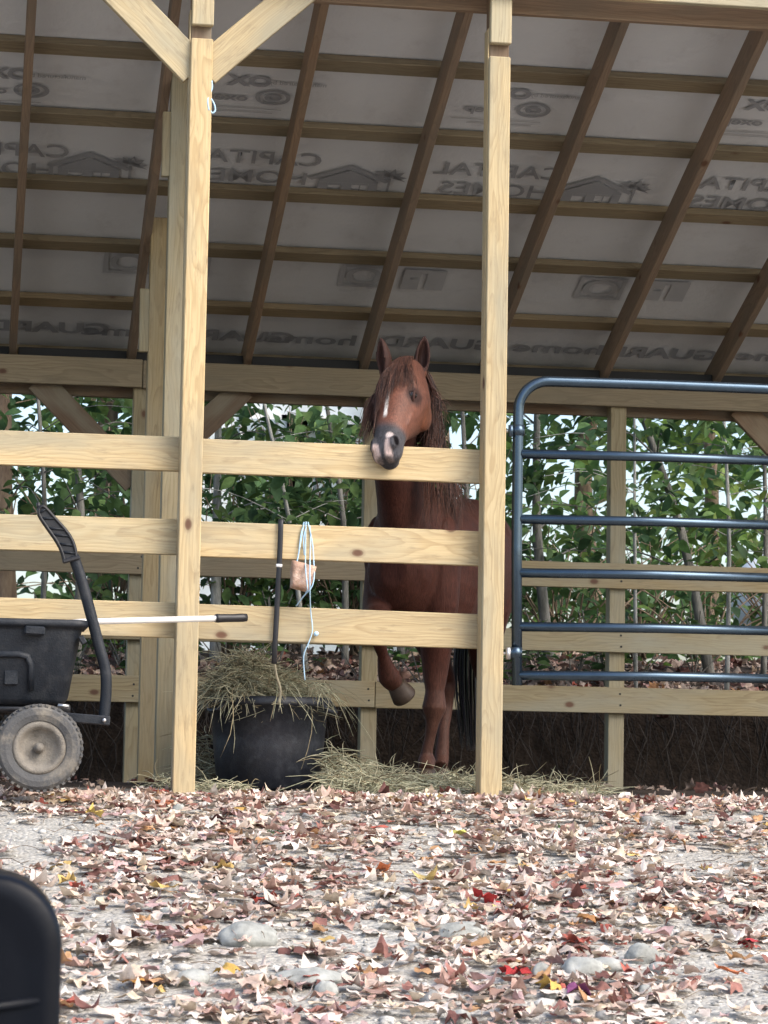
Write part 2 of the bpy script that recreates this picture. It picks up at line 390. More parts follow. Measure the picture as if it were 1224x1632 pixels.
# rafters and purlins
Y0, Y1 = 14.0, 9.92
for X in (-1.16, -0.52, 0.135, 0.77, 1.407, 2.055, 2.762, 3.424, 4.08, 4.72, 5.36, 6.0):
    jx = rnd.uniform(-0.008, 0.008)
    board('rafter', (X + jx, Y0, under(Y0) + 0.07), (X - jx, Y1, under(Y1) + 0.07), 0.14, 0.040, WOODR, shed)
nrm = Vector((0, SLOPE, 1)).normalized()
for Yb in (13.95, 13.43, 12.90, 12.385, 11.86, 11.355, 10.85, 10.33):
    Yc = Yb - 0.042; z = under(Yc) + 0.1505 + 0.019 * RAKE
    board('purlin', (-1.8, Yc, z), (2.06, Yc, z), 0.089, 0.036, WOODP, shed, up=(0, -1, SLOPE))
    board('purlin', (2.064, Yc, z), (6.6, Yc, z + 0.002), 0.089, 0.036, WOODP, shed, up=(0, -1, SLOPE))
def LZ(Y): return under(Y) + 0.1505 + 0.0395 * RAKE     # underside of the lining
for X0, X1 in zip([-1.16, -0.52, 0.135, 0.77, 1.407, 2.055, 2.762, 3.424, 4.08, 4.72], [-0.52, 0.135, 0.77, 1.407, 2.055, 2.762, 3.424, 4.08, 4.72, 5.36]):
    board('eave_strip', (X0 + 0.024, 13.64, 2.245), (X1 - 0.024, 13.64, 2.245), 0.075, 0.02, DARKB, shed, nseg=1)  # black strips closing the gap between back beam and lining
# lining strips: wrinkled sheets lapped over each other
def sheet(name, y_lo, y_hi, lift, mat, parent, ragged=0.0, amp=0.0025, thick=0.003):
    gx = np.arange(-1.85, 6.66, 0.05); gy = np.linspace(y_hi, y_lo, 26)
    vs, fs = [], []
    for layer in (0, 1):
        for j, Y in enumerate(gy):
            for x in gx:
                yy = Y
                if j == 0 and ragged: yy = Y + ragged * noise.noise(Vector((x * 3.1, 2.2, 0))) + 0.4 * ragged * noise.noise(Vector((x * 11, 0.2, 0)))
                z = LZ(yy) + lift + amp * noise.noise(Vector((x * 2.6, yy * 3.2, 7))) + thick * layer
                vs.append((x, yy, z))
    n = len(gx); m = len(gy)
    for layer in (0, 1):
        for j in range(m - 1):
            for i in range(n - 1):
                a = layer * n * m + j * n + i
                f = (a, a + 1, a + n + 1, a + n)
                fs.append(f if layer else f[::-1])
    return mk(name, np_mesh(name, np.array(vs), fs, smooth=True), mat, parent)
lin_low = sheet('lining', 11.30, 14.05, 0.009, WRAP, shed)
lin_up = sheet('lining', 9.90, 11.42, 0.003, WRAP, shed, ragged=0.03)
sheet('roof_sheet', 9.86, 14.1, 0.045, METALROOF, shed, amp=0.0, thick=0.002)

# print on the lining, mirrored because it shows through from the outer face
def roof_pt(px, py, lift=-0.004):
    d = ray(px, py); z0 = LZ(13.6) + lift
    t = (z0 + SLOPE * 13.6 - CAMP.z) / (d.z + SLOPE * d.y)
    return CAMP + d * t
def to_roof(me, X, Y):
    """flat mesh (x right, y up) -> mirrored in x, laid under the lining around (X, Y)"""
    for v in me.vertices:
        x, y = -v.co.x, v.co.y
        yy = Y - y / RAKE
        v.co = Vector((X + x, yy, LZ(yy) - 0.0045))
    me.flip_normals(); me.update()
    return me
def text_mesh(s, h, bold=0.0, sx=1.0):
    cu = bpy.data.curves.new('t', 'FONT'); cu.body = s; cu.align_x = 'CENTER'; cu.align_y = 'CENTER'
    cu.size = h / 0.69; cu.offset = bold; cu.resolution_u = 3
    o = bpy.data.objects.new('t', cu); COL.objects.link(o)
    bpy.context.view_layer.update()
    me = bpy.data.meshes.new_from_object(o.evaluated_get(bpy.context.evaluated_depsgraph_get()))
    bpy.data.objects.remove(o); bpy.data.curves.remove(cu)
    for v in me.vertices: v.co.x *= sx
    return me
def polys_mesh(polys):
    bm = bmesh.new()
    for pl in polys:
        bm.faces.new([bm.verts.new((x, y, 0)) for x, y in pl])
    bmesh.ops.triangulate(bm, faces=bm.faces[:])
    for f in bm.faces:
        f.normal_update()
        if f.normal.z < 0: f.normal_flip()
    return mesh_of(bm)
def roof_print(name, me, px, py, mat=PRINT):
    p = roof_pt(px, py); to_roof(me, p.x, p.y); me.materials.clear()
    return mk(name, me, mat, lin_low)
def rect(x0, y0, x1, y1): return [(x0, y0), (x1, y0), (x1, y1), (x0, y1)]
def house_logo():
    p = [[(-0.21, 0.0), (0.0, 0.13), (0.21, 0.0), (0.185, -0.018), (0.0, 0.098), (-0.185, -0.018)],
         [(-0.29, 0.0), (-0.20, 0.075), (-0.11, 0.085), (-0.16, 0.05)],
         [(-0.15, -0.012), (0.0, 0.083), (0.15, -0.012), (0.15, -0.03), (-0.15, -0.03)],
         rect(-0.15, -0.15, -0.105, -0.031), rect(-0.02, -0.15, 0.03, -0.031), rect(0.10, -0.15, 0.15, -0.031),
         rect(-0.104, -0.15, -0.021, -0.105), rect(0.031, -0.055, 0.099, -0.031), rect(-0.104, -0.045, -0.021, -0.031), rect(-0.066, -0.104, -0.059, -0.046)]
    return [[(x, y) for x, y in q] for q in p]
def sprig():
    out = []
    for a in (20, 60, 100, 140, 175):
        ca, sa = math.cos(R(a)), math.sin(R(a)); L = 0.085
        out.append([(0.01 * ca, 0.01 * sa), (0.5 * L * ca - 0.018 * sa, 0.5 * L * sa + 0.018 * ca), (L * ca, L * sa), (0.5 * L * ca + 0.018 * sa, 0.5 * L * sa - 0.018 * ca)])
    out.append(rect(-0.006, -0.13, 0.006, 0.0))
    return out
def ring_poly(r0, r1, n=24, c=(0, 0), sq=1.0):
    out = []
    for k in range(n):
        a, b = 2 * math.pi * k / n, 2 * math.pi * (k + 1) / n
        f = lambda r, t: (c[0] + r * math.cos(t) * sq, c[1] + r * math.sin(t))
        out.append([f(r0, a), f(r1, a), f(r1, b), f(r0, b)])
    return out
for px, py in ((2, 254), (408, 268), (796, 290), (1192, 312)):
    roof_print('print', text_mesh('CAPITAL', 0.105, 0.0012, 1.12), px, py - 16)
    roof_print('print', text_mesh('HOMES', 0.105, 0.0012, 1.15), px - 8, py + 14)
for px, py in ((142, 266), (556, 286), (946, 304)):
    roof_print('print', polys_mesh(house_logo()), px, py)
    roof_print('print', polys_mesh(sprig()), px + 66, py - 2)
for px, py in ((20, 128), (405, 140), (820, 160), (1228, 180)):
    roof_print('print', text_mesh('OX', 0.075, 0.005, 1.2), px - 6, py - 10)
    roof_print('print', text_mesh('oxep', 0.055, 0.002, 1.3), px - 45, py + 14)
    roof_print('print', polys_mesh(ring_poly(0.045, 0.06, c=(0, 0), sq=1.4) + ring_poly(0.012, 0.03, 10, sq=1.4)), px + 30, py + 16)
    roof_print('print', text_mesh('manufactured by', 0.028, 0.001), px + 70, py - 6, PRINTF)
    roof_print('print', polys_mesh([rect(-0.22, 0, 0.22, 0.006), rect(-0.18, -0.03, 0.14, -0.024)]), px - 30, py + 32, PRINTF)
for px, py in ((205, 418), (580, 440), (957, 460)):
    fr = ring_poly(0.055, 0.085, 24, sq=1.15) + [rect(-0.13, 0.085, 0.13, 0.11), rect(-0.13, -0.11, 0.13, -0.085), rect(-0.13, -0.084, -0.105, 0.084), rect(0.105, -0.084, 0.13, 0.084)]
    roof_print('print', polys_mesh(fr), px, py, PRINTF)
for px, py in ((300, 424), (675, 446), (1062, 464)):
    fb = [rect(-0.115, -0.1, -0.015, 0.1), rect(0.02, -0.1, 0.115, 0.0), rect(0.02, 0.026, 0.115, 0.1), rect(-0.0149, 0.06, 0.0199, 0.1), rect(0.0201, 0.0001, 0.03, 0.0259), rect(0.075, 0.0001, 0.115, 0.0259)]
    roof_print('print', polys_mesh(fb), px, py, PRINTF)
for px, py in ((205, 529), (495, 541), (890, 556), (1245, 570)):
    roof_print('print', text_mesh('home', 0.105, 0.003, 1.5), px, py)
for px, py in ((75, 522), (372, 536), (700, 548), (1052, 564)):
    roof_print('print', text_mesh('GUARD', 0.105, 0.005, 1.3), px, py)

# ------------------------------------------------------------------ tubular gate
gate = thing('tube_gate', 'dark blue-black tubular steel gate with rounded top corners and six bars', 'gate', (2.8, 10.235, 0.42))
GX0, GX1, GY, GT = 2.203, 3.44, 10.235, 1.700
def arc(cx, cz, r, a0, a1, n=10): return [(cx + r * math.cos(R(a0 + (a1 - a0) * k / n)), GY, cz + r * math.sin(R(a0 + (a1 - a0) * k / n))) for k in range(n + 1)]
fp = [(GX0 + 0.008, GY, 0.42), (GX0, GY, 1.0), (GX0, GY, GT - 0.14)] + arc(GX0 + 0.13, GT - 0.13, 0.13, 180, 90)[1:] + [(2.8, GY, GT + 0.004)] + arc(GX1 - 0.13, GT - 0.125, 0.13, 90, 0) + [(GX1, GY, 0.9), (GX1, GY, 0.42)]
tube('frame', fp, 0.0225, GATEM, gate, 14)
for zc in (1.393, 1.118, 0.893, 0.668, 0.466):
    tube('bar', [(GX0 + 0.012, GY - 0.002, zc - 0.004), (2.8, GY - 0.002, zc + 0.003), (GX1 - 0.012, GY - 0.002, zc + 0.004)], 0.0205, GATEM, gate, 12)
for zc in (1.487, 0.555):
    hb = bmesh.new(); add_tube(hb, [(GX0 + 0.001, GY, zc - 0.022), (GX0 + 0.001, GY, zc + 0.022)], 0.0275, 16)
    h = mk('hinge_strap', mesh_of(hb, True), GATEM, gate)
    tube('hinge_pin', [(2.14, GY + 0.0, zc - 0.004), (GX0 - 0.02, GY, zc - 0.004)], 0.008, STEEL, h, 8)
    tube('hinge_eye', [(GX0 - 0.033, GY - 0.012, zc - 0.028), (GX0 - 0.033, GY - 0.012, zc + 0.02)], 0.012, STEEL if zc < 1 else GATEM, h, 8)

# ------------------------------------------------------------------ muck tub with hay
def strands(spec, wid=0.006, nseg=6, wig=0.16):
    """spec: list of (pos, dir, length, curl vector, colour) -> 3-sided curved stalks"""
    Vs, Fs, Cs = [], [], []
    base = 0
    for p, d, L, c, col in spec:
        p = Vector(p); d = Vector(d).normalized(); c = Vector(c)
        u = d.cross(Vector((rnd.uniform(-1, 1), rnd.uniform(-1, 1), rnd.uniform(-1, 1))))
        u = u.normalized() if u.length > 1e-4 else Vector((1, 0, 0)); v = d.cross(u)
        am, ph, fq = rnd.uniform(0, wig) * L, rnd.uniform(0, 6), rnd.uniform(3, 7)
        pts = [p + d * (L * t) + c * (L * t * t) + u * (am * math.sin(fq * t + ph)) for t in [k / nseg for k in range(nseg + 1)]]
        for i, q in enumerate(pts):
            r = wid * 0.5 * (1.0 if i < nseg else 0.35)
            for a in (0, 2.1, 4.2): Vs.append(q + u * (r * math.cos(a)) + v * (r * 0.6 * math.sin(a))); Cs.append(col)
        for i in range(nseg):
            for k in range(3):
                a = base + i * 3 + k; b = base + i * 3 + (k + 1) % 3
                Fs.append((a, b, b + 3, a + 3))
        base += 3 * (nseg + 1)
    return np_mesh('strands', np.array([tuple(v) for v in Vs]), Fs, np.array(Cs))
def haycol(k=1.0):
    t = rnd.random(); a = (0.60, 0.55, 0.38); b = (0.42, 0.44, 0.30); c = (0.30, 0.25, 0.15)
    q = [a[i] * t + b[i] * (1 - t) for i in range(3)]
    if rnd.random() < 0.2: q = c
    m = k * rnd.uniform(0.75, 1.15); return tuple(x * m for x in q)
TC = Vector((1.243, 10.80, -0.035))
tub = thing('muck_tub', 'round black rubber muck tub heaped with hay beside the post', 'tub', TC)
bm = bmesh.new()
lathe(bm, [(0.01, 0.0), (0.205, 0.0), (0.219, 0.012), (0.240, 0.20), (0.252, 0.355), (0.268, 0.358), (0.272, 0.368), (0.268, 0.393), (0.258, 0.397), (0.248, 0.390), (0.236, 0.20), (0.21, 0.03), (0.01, 0.02)], TC, n=48)
tb = mk('body', mesh_of(bm, True), TUBM, tub)
for s in (-1, 1):
    hp = [TC + Vector((s * 0.20, -0.165, 0.375)), TC + Vector((s * 0.235, -0.19, 0.34)), TC + Vector((s * 0.27, -0.13, 0.335)), TC + Vector((s * 0.262, -0.06, 0.375))]
    tube('rope_handle', catmull(hp), 0.009, TUBM, tub, 8)
sp = []
for k in range(4200):
    a = rnd.uniform(0, 6.283); rr = 0.225 * math.sqrt(rnd.random())
    top = 0.37 + 0.17 * (1 - (rr / 0.235) ** 2) + 0.05 * noise.noise(Vector((rr * math.cos(a) * 6, rr * math.sin(a) * 6, 2)))
    top += 0.035 * max(0, -math.cos(a))
    p = TC + Vector((rr * math.cos(a) - .055, rr * math.sin(a), top * rnd.uniform(0.88, 1.03)))
    d = Vector((rnd.gauss(0, 1), rnd.gauss(0, 1), rnd.gauss(0, 0.35)))
    sp.append((p, d, rnd.uniform(0.03, 0.11), Vector((rnd.gauss(0, .45), rnd.gauss(0, .45), rnd.uniform(-0.6, 0.3))), haycol(0.9)))
for k in range(100):       # stalks hanging over the rim
    a = rnd.uniform(math.pi * 0.95, math.pi * 2.08)
    if rnd.random() < 0.8: a = rnd.choice([R(215), R(232), R(240), R(275), R(322), R(338), R(348)]) + rnd.gauss(0, 0.06)
    o_ = Vector((math.cos(a), math.sin(a), 0))
    p = TC + o_ * 0.235 + Vector((0, 0, 0.40 + rnd.uniform(0, 0.06)))
    L = rnd.uniform(0.06, 0.16) if rnd.random() < 0.85 else rnd.uniform(0.2, 0.34)
    sp.append((p, o_ * rnd.uniform(.15, .4) + Vector((rnd.gauss(0, .3), rnd.gauss(0, .12), rnd.uniform(-.2, .3))), L, Vector((rnd.gauss(0, .12), -0.05, -1.0)), haycol()))
hay_t = mk('tub_hay', strands(sp, 0.0042), HAYM); tag(hay_t, 'heap of dry hay overflowing the black tub', 'hay', kind='stuff')

sp = []
def hay_patch(px0, px1, Ya, Yb, n, h, f=lambda u: 1.0):
    for k in range(n):
        u = rnd.random(); Y = rnd.uniform(Ya, Yb)
        a = P(px0 + (px1 - px0) * u, 1250, Y)
        hh = h * f(u) * (0.35 + 0.65 * math.sin(math.pi * min(1, max(0, (Y - Ya) / (Yb - Ya)))))
        z = gz(a.x, Y) + rnd.uniform(0.0, 1.0) * hh
        d = Vector((rnd.gauss(0, 1), rnd.gauss(0, .8), rnd.gauss(0, .28)))
        sp.append((Vector((a.x, Y, z)), d, rnd.uniform(0.06, 0.17), Vector((rnd.gauss(0, .3), rnd.gauss(0, .3), rnd.uniform(-.5, .05))), haycol(1.05)))
hay_patch(520, 640, 10.42, 11.0, 1700, 0.20, lambda u: max(0.12, 1 - 0.85 * u))
hay_patch(560, 765, 10.40, 10.95, 1900, 0.07)
hay_patch(730, 960, 10.40, 10.95, 1300, 0.05, lambda u: 0.6 + 0.8 * math.exp(-((u - .35) / .12) ** 2))
hay_patch(315, 400, 10.40, 10.55, 160, 0.03)
hay_patch(245, 300, 10.35, 10.9, 120, 0.05)
hay_patch(300, 345, 10.9, 11.2, 220, 0.25)
hay_g = mk('loose_hay', strands(sp, 0.0045), HAYM); tag(hay_g, 'loose pale hay scattered on the shed floor under the horse', 'hay', kind='stuff')

# ------------------------------------------------------------------ the horse
FC = P(645, 1100, 10.95); HC = P(745, 1100, 11.85); FC.z = HC.z = 0
HF = (FC - HC).normalized(); HL = Vector((-HF.y, HF.x, 0)); MID = (FC + HC) / 2      # forward, left (viewer's right)
ZV = Vector((0, 0, 1))
def B(s, y, z): return MID + HF * s + HL * y + ZV * z
def ell(c, ua, ub, ra, rb, n=28, e=2.0):
    out = []
    for k in range(n):
        t = 2 * math.pi * k / n; ct, st = math.cos(t), math.sin(t)
        out.append(c + ua * (ra * math.copysign(abs(ct) ** (2 / e), ct)) + ub * (rb * math.copysign(abs(st) ** (2 / e), st)))
    return out
hb = bmesh.new()
tors = [(-.735, .03, 1.10, 1.0), (-.70, .11, 1.19, .88), (-.62, .19, 1.275, .74), (-.50, .25, 1.335, .66), (-.36, .268, 1.345, .65), (-.18, .262, 1.30, .655), (0.02, .262, 1.275, .64),
        (.20, .25, 1.30, .62), (.36, .205, 1.345, .63), (.48, .178, 1.33, .655), (.58, .155, 1.24, .70), (.66, .115, 1.12, .76), (.70, .06, 1.02, .85)]
ring_loft(hb, [ell(B(s, 0, (zt + zb) / 2), HL, ZV, w_, (zt - zb) / 2, e=2.25) for s, w_, zt, zb in tors])
POLL = P(645, 580, 10.53)
MUZ = P(606, 716, 10.20)
HA = (MUZ - POLL).normalized()
hd = Vector((-math.sin(R(34)), -math.cos(R(34)), 0))
HN = (hd - HA * hd.dot(HA)).normalized(); HLt = (-HA).cross(HN).normalized()
def Hd(t, y, h): return POLL + HA * t + HLt * y + HN * h
# neck
nk = [(B(.34, 0, 1.03), .15, .27), (B(.46, 0, 1.14), .135, .235), (B(.55, -.01, 1.30), .11, .185), (B(.66, -.02, 1.48), .092, .155), ((B(.66, -.02, 1.48) + Hd(.05, 0, -.12)) / 2 + Vector((0.0, 0.02, 0.02)), .082, .128), (Hd(.035, 0, -.10), .07, .095)]
rings = []
for i, (c, ra, rb) in enumerate(nk):
    t = (nk[min(i + 1, len(nk) - 1)][0] - nk[max(i - 1, 0)][0]).normalized()
    lt = (HL * (1 - i / 5) + HLt * (i / 5)); lt = (lt - t * lt.dot(t)).normalized()
    rings.append(ell(c, lt, t.cross(lt), ra, rb))
ring_loft(hb, rings)
# head: (t, half width, top h, bottom h)
hs = [(-.045, .030, -.02, -.075), (-.02, .058, .012, -.105), (.04, .078, .034, -.14), (.10, .098, .050, -.175), (.155, .109, .055, -.205), (.20, .107, .053, -.215), (.26, .092, .046, -.198), (.32, .078, .037, -.160),
      (.38, .067, .028, -.126), (.44, .063, .018, -.112), (.48, .066, .010, -.112), (.515, .066, -.004, -.112), (.54, .055, -.022, -.106), (.556, .034, -.042, -.09)]
rings = []
for t, w_, ht, hbm in hs:
    w_ = w_ * 1.06
    c = (ht + hbm) / 2; r = (ht - hbm) / 2; ring = []
    for k in range(28):
        a = 2 * math.pi * k / 28; ca, sa = math.cos(a), math.sin(a)
        wk = w_ * (1.0 - 0.22 * max(0, -sa)) * (1 - 0.10 * max(0, sa))
        ring.append(Hd(t, wk * math.copysign(abs(ca) ** 0.85, ca), c + r * math.copysign(abs(sa) ** 0.85, sa)))
    rings.append(ring)
ring_loft(hb, rings)
def blob(c, u, v, w_, ru, rv, rw, n=14):
    rs = []
    for i in range(1, 9):
        a = math.pi * i / 9
        rs.append(ell(c - w_ * (rw * math.cos(a)), u, v, ru * math.sin(a), rv * math.sin(a), n))
    ring_loft(hb, rs)
for s in (-1, 1):
    blob(Hd(.290, s * .066, -.040), HA, HN, HLt * s, .10, .014, .022)           # facial crest
    blob(Hd(.195, s * .062, -.125), HA, HN, HLt * s, .085, .085, .036)         # round cheek
    blob(Hd(.495, s * .044, -.020), HA, HN, HLt * s, .036, .030, .026)         # nostril wing
blob(Hd(.525, 0, -.098), HA, HN, HLt, .035, .03, .04)                           # chin
EARS = []
for s, pb, pt in ((-1, P(614, 592, 10.50), P(606, 536, 10.50)), (1, P(671, 590, 10.56), P(677, 534, 10.55))):
    ax = (pt - pb); L = ax.length; ax.normalize()
    op = (hd * 0.8 + HLt * s * 0.45); op = (op - ax * op.dot(ax)).normalized(); sd = ax.cross(op)
    rs = []
    for f, r in ((-.18, .026), (.0, .029), (.2, .034), (.4, .036), (.6, .031), (.78, .022), (.92, .011), (1.0, .004)):
        c = pb + ax * (L * f); th = min(.013, r * .8); m = 9; ring = []
        half = R(125 if f > 0.1 else 150)
        for k in range(m):
            a = -half + 2 * half * k / (m - 1); ring.append(c - op * (r * math.cos(a)) + sd * (r * math.sin(a)))
        for k in range(m - 1, -1, -1):
            a = -half + 2 * half * k / (m - 1); ring.append(c - op * ((r - th) * math.cos(a)) + sd * ((r - th) * math.sin(a)))
        rs.append(ring)
    ring_loft(hb, rs); EARS.append((pb, pt, op))
for sg in (-1, 1):
    blob(B(.60, sg * .075, .93), HL, ZV, HF, .075, .13, .075)                     # breast muscles
    blob(B(.42, sg * .165, 1.02), HF, ZV, HL * sg, .13, .17, .05)                 # shoulder
# legs
def leg(pts):
    pts2 = catmull([p for p, _ in pts], 5); rr = np.interp(np.linspace(0, len(pts) - 1, len(pts2)), range(len(pts)), [r for _, r in pts])
    add_tube(hb, pts2, list(rr), 16)
LFk = P(692, 1128, 10.93); LFf = P(680, 1212, 10.95); LFh = P(679, 1236, 10.90)
leg([(B(.46, .13, .98), .11), (B(.47, .135, .78), .095), (LFk + Vector((0.005, .01, .22)), .066), (LFk + Vector((0.002, 0, .075)), .043), (LFk, .056), (LFk - Vector((0.006, 0, .06)), .032), (LFk * .45 + LFf * .55, .0245), (LFf + Vector((0, 0, .035)), .027), (LFf, .041), (LFh + Vector((0, 0, .03)), .033)])
RFk = P(596, 996, 10.74); RFf = P(620, 1078, 10.84); RFc = P(632, 1092, 10.86); RFh = P(650, 1112, 10.87)
leg([(B(.47, -.10, .98), .10), (B(.50, -.115, .82), .085), (RFk * .55 + B(.50, -.115, .80) * .45, .068), (RFk + Vector((.012, .02, .03)), .05), (RFk + Vector((0, 0, -.015)), .046), (RFk * .72 + RFf * .28, .034), (RFk * .4 + RFf * .6, .0245), (RFf, .050), (RFc, .038)])
RHk = P(711, 1098, 11.93); RHf = P(704, 1205, 11.86); RHh = P(702, 1232, 11.81)
leg([(B(-.46, -.13, 1.0), .16), (B(-.34, -.15, .78), .12), (B(-.44, -.14, .60), .07), (RHk + Vector((0, .01, .04)), .046), (RHk, .045), (RHk - Vector((0, 0, .09)), .034), (RHk * .4 + RHf * .6, .029), (RHf, .036), (RHh + Vector((0, 0, .03)), .034)])
LHk = B(-.60, .07, .44); LHf = B(-.55, .07, .12); LHh = B(-.52, .07, .01)
leg([(B(-.46, .12, 1.0), .16), (B(-.34, .13, .80), .12), (B(-.46, .09, .60), .07), (LHk + Vector((0, 0, .04)), .046), (LHk, .045), (LHk - Vector((0, 0, .09)), .034), (LHk * .4 + LHf * .6, .029), (LHf, .036), (LHh + Vector((0, 0, .03)), .034)])
bmesh.ops.recalc_face_normals(hb, faces=hb.faces)
tmp = mk('tmp', mesh_of(hb))
md = tmp.modifiers.new('r', 'REMESH'); md.mode = 'VOXEL'; md.voxel_size = 0.0065
md = tmp.modifiers.new('s', 'SMOOTH'); md.factor = 0.5; md.iterations = 6
bpy.context.view_layer.update()
hme = bpy.data.meshes.new_from_object(tmp.evaluated_get(bpy.context.evaluated_depsgraph_get()))
bpy.data.objects.remove(tmp)
n = len(hme.vertices); co = np.empty(n * 3, dtype=np.float32); hme.vertices.foreach_get('co', co); co = co.reshape(-1, 3)
va = lambda v: np.array(v[:], dtype=np.float32)
rel = co - va(POLL); ht = rel @ va(HA); hy = rel @ va(HLt); hh = rel @ va(HN)
ishead = (ht > -0.12) & (ht < 0.62) & (np.abs(hy) < 0.16) & (hh > -0.26) & (hh < 0.15) & (co[:, 2] > 1.18) & (co[:, 1] < 10.75)
co0 = co.copy()
# nostril pits, mouth line, eye sockets pressed into the surface
for s in (-1, 1):
    c = va(Hd(.500, s * .056, -.008)); d = co - c
    q = np.sqrt(((d @ va(HA)) / 0.028) ** 2 + ((d @ va(HLt)) / 0.022) ** 2 + ((d @ va(HN)) / 0.024) ** 2)
    wgt = np.clip(1 - q, 0, 1)[:, None]; co += wgt * va(-HLt * (s * 0.5) - HN * 0.6 - HA * .2) * 0.015
hme.vertices.foreach_set('co', co.ravel())
def sm(a, b, x): t = np.clip((x - a) / (b - a), 0, 1); return t * t * (3 - 2 * t)
colr = np.tile(np.array([0.058, 0.0195, 0.013]), (n, 1))  # shade under the roof painted into the body coat; head stays lighter
def lay(mask, c):
    global colr
    m_ = np.clip(mask, 0, 1)[:, None]; colr = colr * (1 - m_) + np.array(c) * m_
sN = np.array([noise.noise(Vector((x * 7, y * 7, z * 7))) for x, y, z in co])
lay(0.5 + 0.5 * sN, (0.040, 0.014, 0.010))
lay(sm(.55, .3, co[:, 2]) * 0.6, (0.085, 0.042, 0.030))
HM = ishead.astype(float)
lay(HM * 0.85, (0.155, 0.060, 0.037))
lay(HM * sm(-.05, -.13, hh) * sm(.34, .22, ht) * 0.7, (0.19, 0.062, 0.024))
lay(HM * sm(.385, .440, ht + 0.02 * sN), (0.058, 0.058, 0.066))
y0 = np.interp(ht, [.1, .36], [-.012, -.004])
lay(HM * sm(.0125, .006, np.abs(hy - y0) + .005 * sN) * sm(.11, .135, ht) * sm(.385, .35, ht) * (hh > 0), (0.80, 0.77, 0.74))
lay(HM * sm(.485, .50, ht) * sm(-.085, -.07, hh) * np.maximum(sm(.019, .008, np.abs(hy - .022) + .02 * sN), 0.9 * sm(.021, .009, np.abs(hy + .03) + .02 * sN) * sm(.505, .52, ht)), (0.62, 0.48, 0.44))
lay(HM * sm(.02, .012, np.hypot(hy - .03, ht - .475)) * 0.8, (0.7, 0.6, 0.58))
for s in (-1, 1):
    c = va(Hd(.500, s * .056, -.010)); d = co0 - c
    lay(HM * sm(1.0, .75, np.sqrt(((d @ va(HA)) / 0.024) ** 2 + ((d @ va(HLt)) / 0.020) ** 2 + ((d @ va(HN) + .35 * (d @ va(HA))) / 0.018) ** 2)), (0.006, 0.005, 0.006))
    c = va(Hd(.228, s * .098, -.004)); d = np.linalg.norm(co - c, axis=1)
    lay(HM * sm(.060, .026, d) * 0.85, (0.030, 0.020, 0.020))
lay(HM * sm(.545, .555, ht) * 0.8, (0.04, 0.04, 0.045))
for pb, pt, op in EARS:
    ax = va((pt - pb).normalized()); L = (pt - pb).length; d = co - va(pb); f = d @ ax / L; rr = np.linalg.norm(d - np.outer(d @ ax, ax), axis=1)
    near = (f > -.05) & (f < 1.1) & (rr < .045)
    lay(near * (0.35 + 0.55 * ((d @ va(op)) > -0.022)), (0.045, 0.024, 0.020))
at = hme.color_attributes.new('Col', 'FLOAT_COLOR', 'POINT'); c4 = np.ones((n, 4), dtype=np.float32); c4[:, :3] = colr; at.data.foreach_set('color', c4.ravel())
hme.polygons.foreach_set('use_smooth', np.ones(len(hme.polygons), dtype=bool)); hme.materials.clear()
def m_coat():
    k = N('chestnut_coat'); c = k.n('Attribute', attribute_name='Col').outputs['Color']; co_ = k.n('TexCoord').outputs['Object']
    f1 = k.noise(k.n('Mapping', {'Vector': co_, 'Scale': (1, 1, 0.16)}).outputs[0], 170, 3, 0.75); f2 = k.noise(co_, 16, 5, 0.6)
    lum = k.math('MINIMUM', k.math('MULTIPLY', k.n('SeparateColor', {0: c}).outputs[0], 2.6), 0.32)
    cc = k.mix(1.0, c, k.ramp(f1, [(0.3, (0.55, 0.53, 0.5)), (0.7, (1.35, 1.33, 1.3))]), 'MULTIPLY')
    cc = k.mix(1.0, cc, k.ramp(f2, [(0.3, (0.78, 0.76, 0.74)), (0.7, (1.15, 1.15, 1.15))]), 'MULTIPLY')
    return k.out(cc, k.n('MapRange', {0: f2, 3: .48, 4: .66}).outputs[0], f1, 0.5, 0.004, **{'Specular IOR Level': lum, 'Sheen Weight': 0.03, 'Sheen Roughness': 0.4})
HORSE = m_coat()
horse = thing('horse', 'chestnut horse with white stripe resting its chin over the top rail, one foreleg raised', 'horse', (MID.x, MID.y, -0.03))
mk('body', hme, HORSE, horse)
EYEM = m_plain('dark_eye', (0.012, 0.008, 0.007), 0.08, 0.1)
for s in (-1, 1):
    bm = bmesh.new(); bmesh.ops.create_icosphere(bm, subdivisions=3, radius=0.022)
    ey = mk('eye', mesh_of(bm, True), EYEM, horse, Matrix.Translation(Hd(.222, s * .076, -.006)))
    lid = catmull([Hd(.192, s * .084, -.010), Hd(.202, s * .0915, .003), Hd(.221, s * .0935, .0085), Hd(.241, s * .0905, .001), Hd(.252, s * .083, -.014)], 5)
    tube('eyelid', lid, 0.006, HORSE, ey, 8)
    me = ey.children[0].data; a_ = me.color_attributes.new('Col', 'FLOAT_COLOR', 'POINT'); a_.data.foreach_set('color', [0.06, 0.03, 0.025, 1] * len(me.vertices))
HOOF = m_plain('dark_hoof', (0.050, 0.034, 0.024), 0.45, 0.5, 60, 0.4, **{'Specular IOR Level': 0.25})
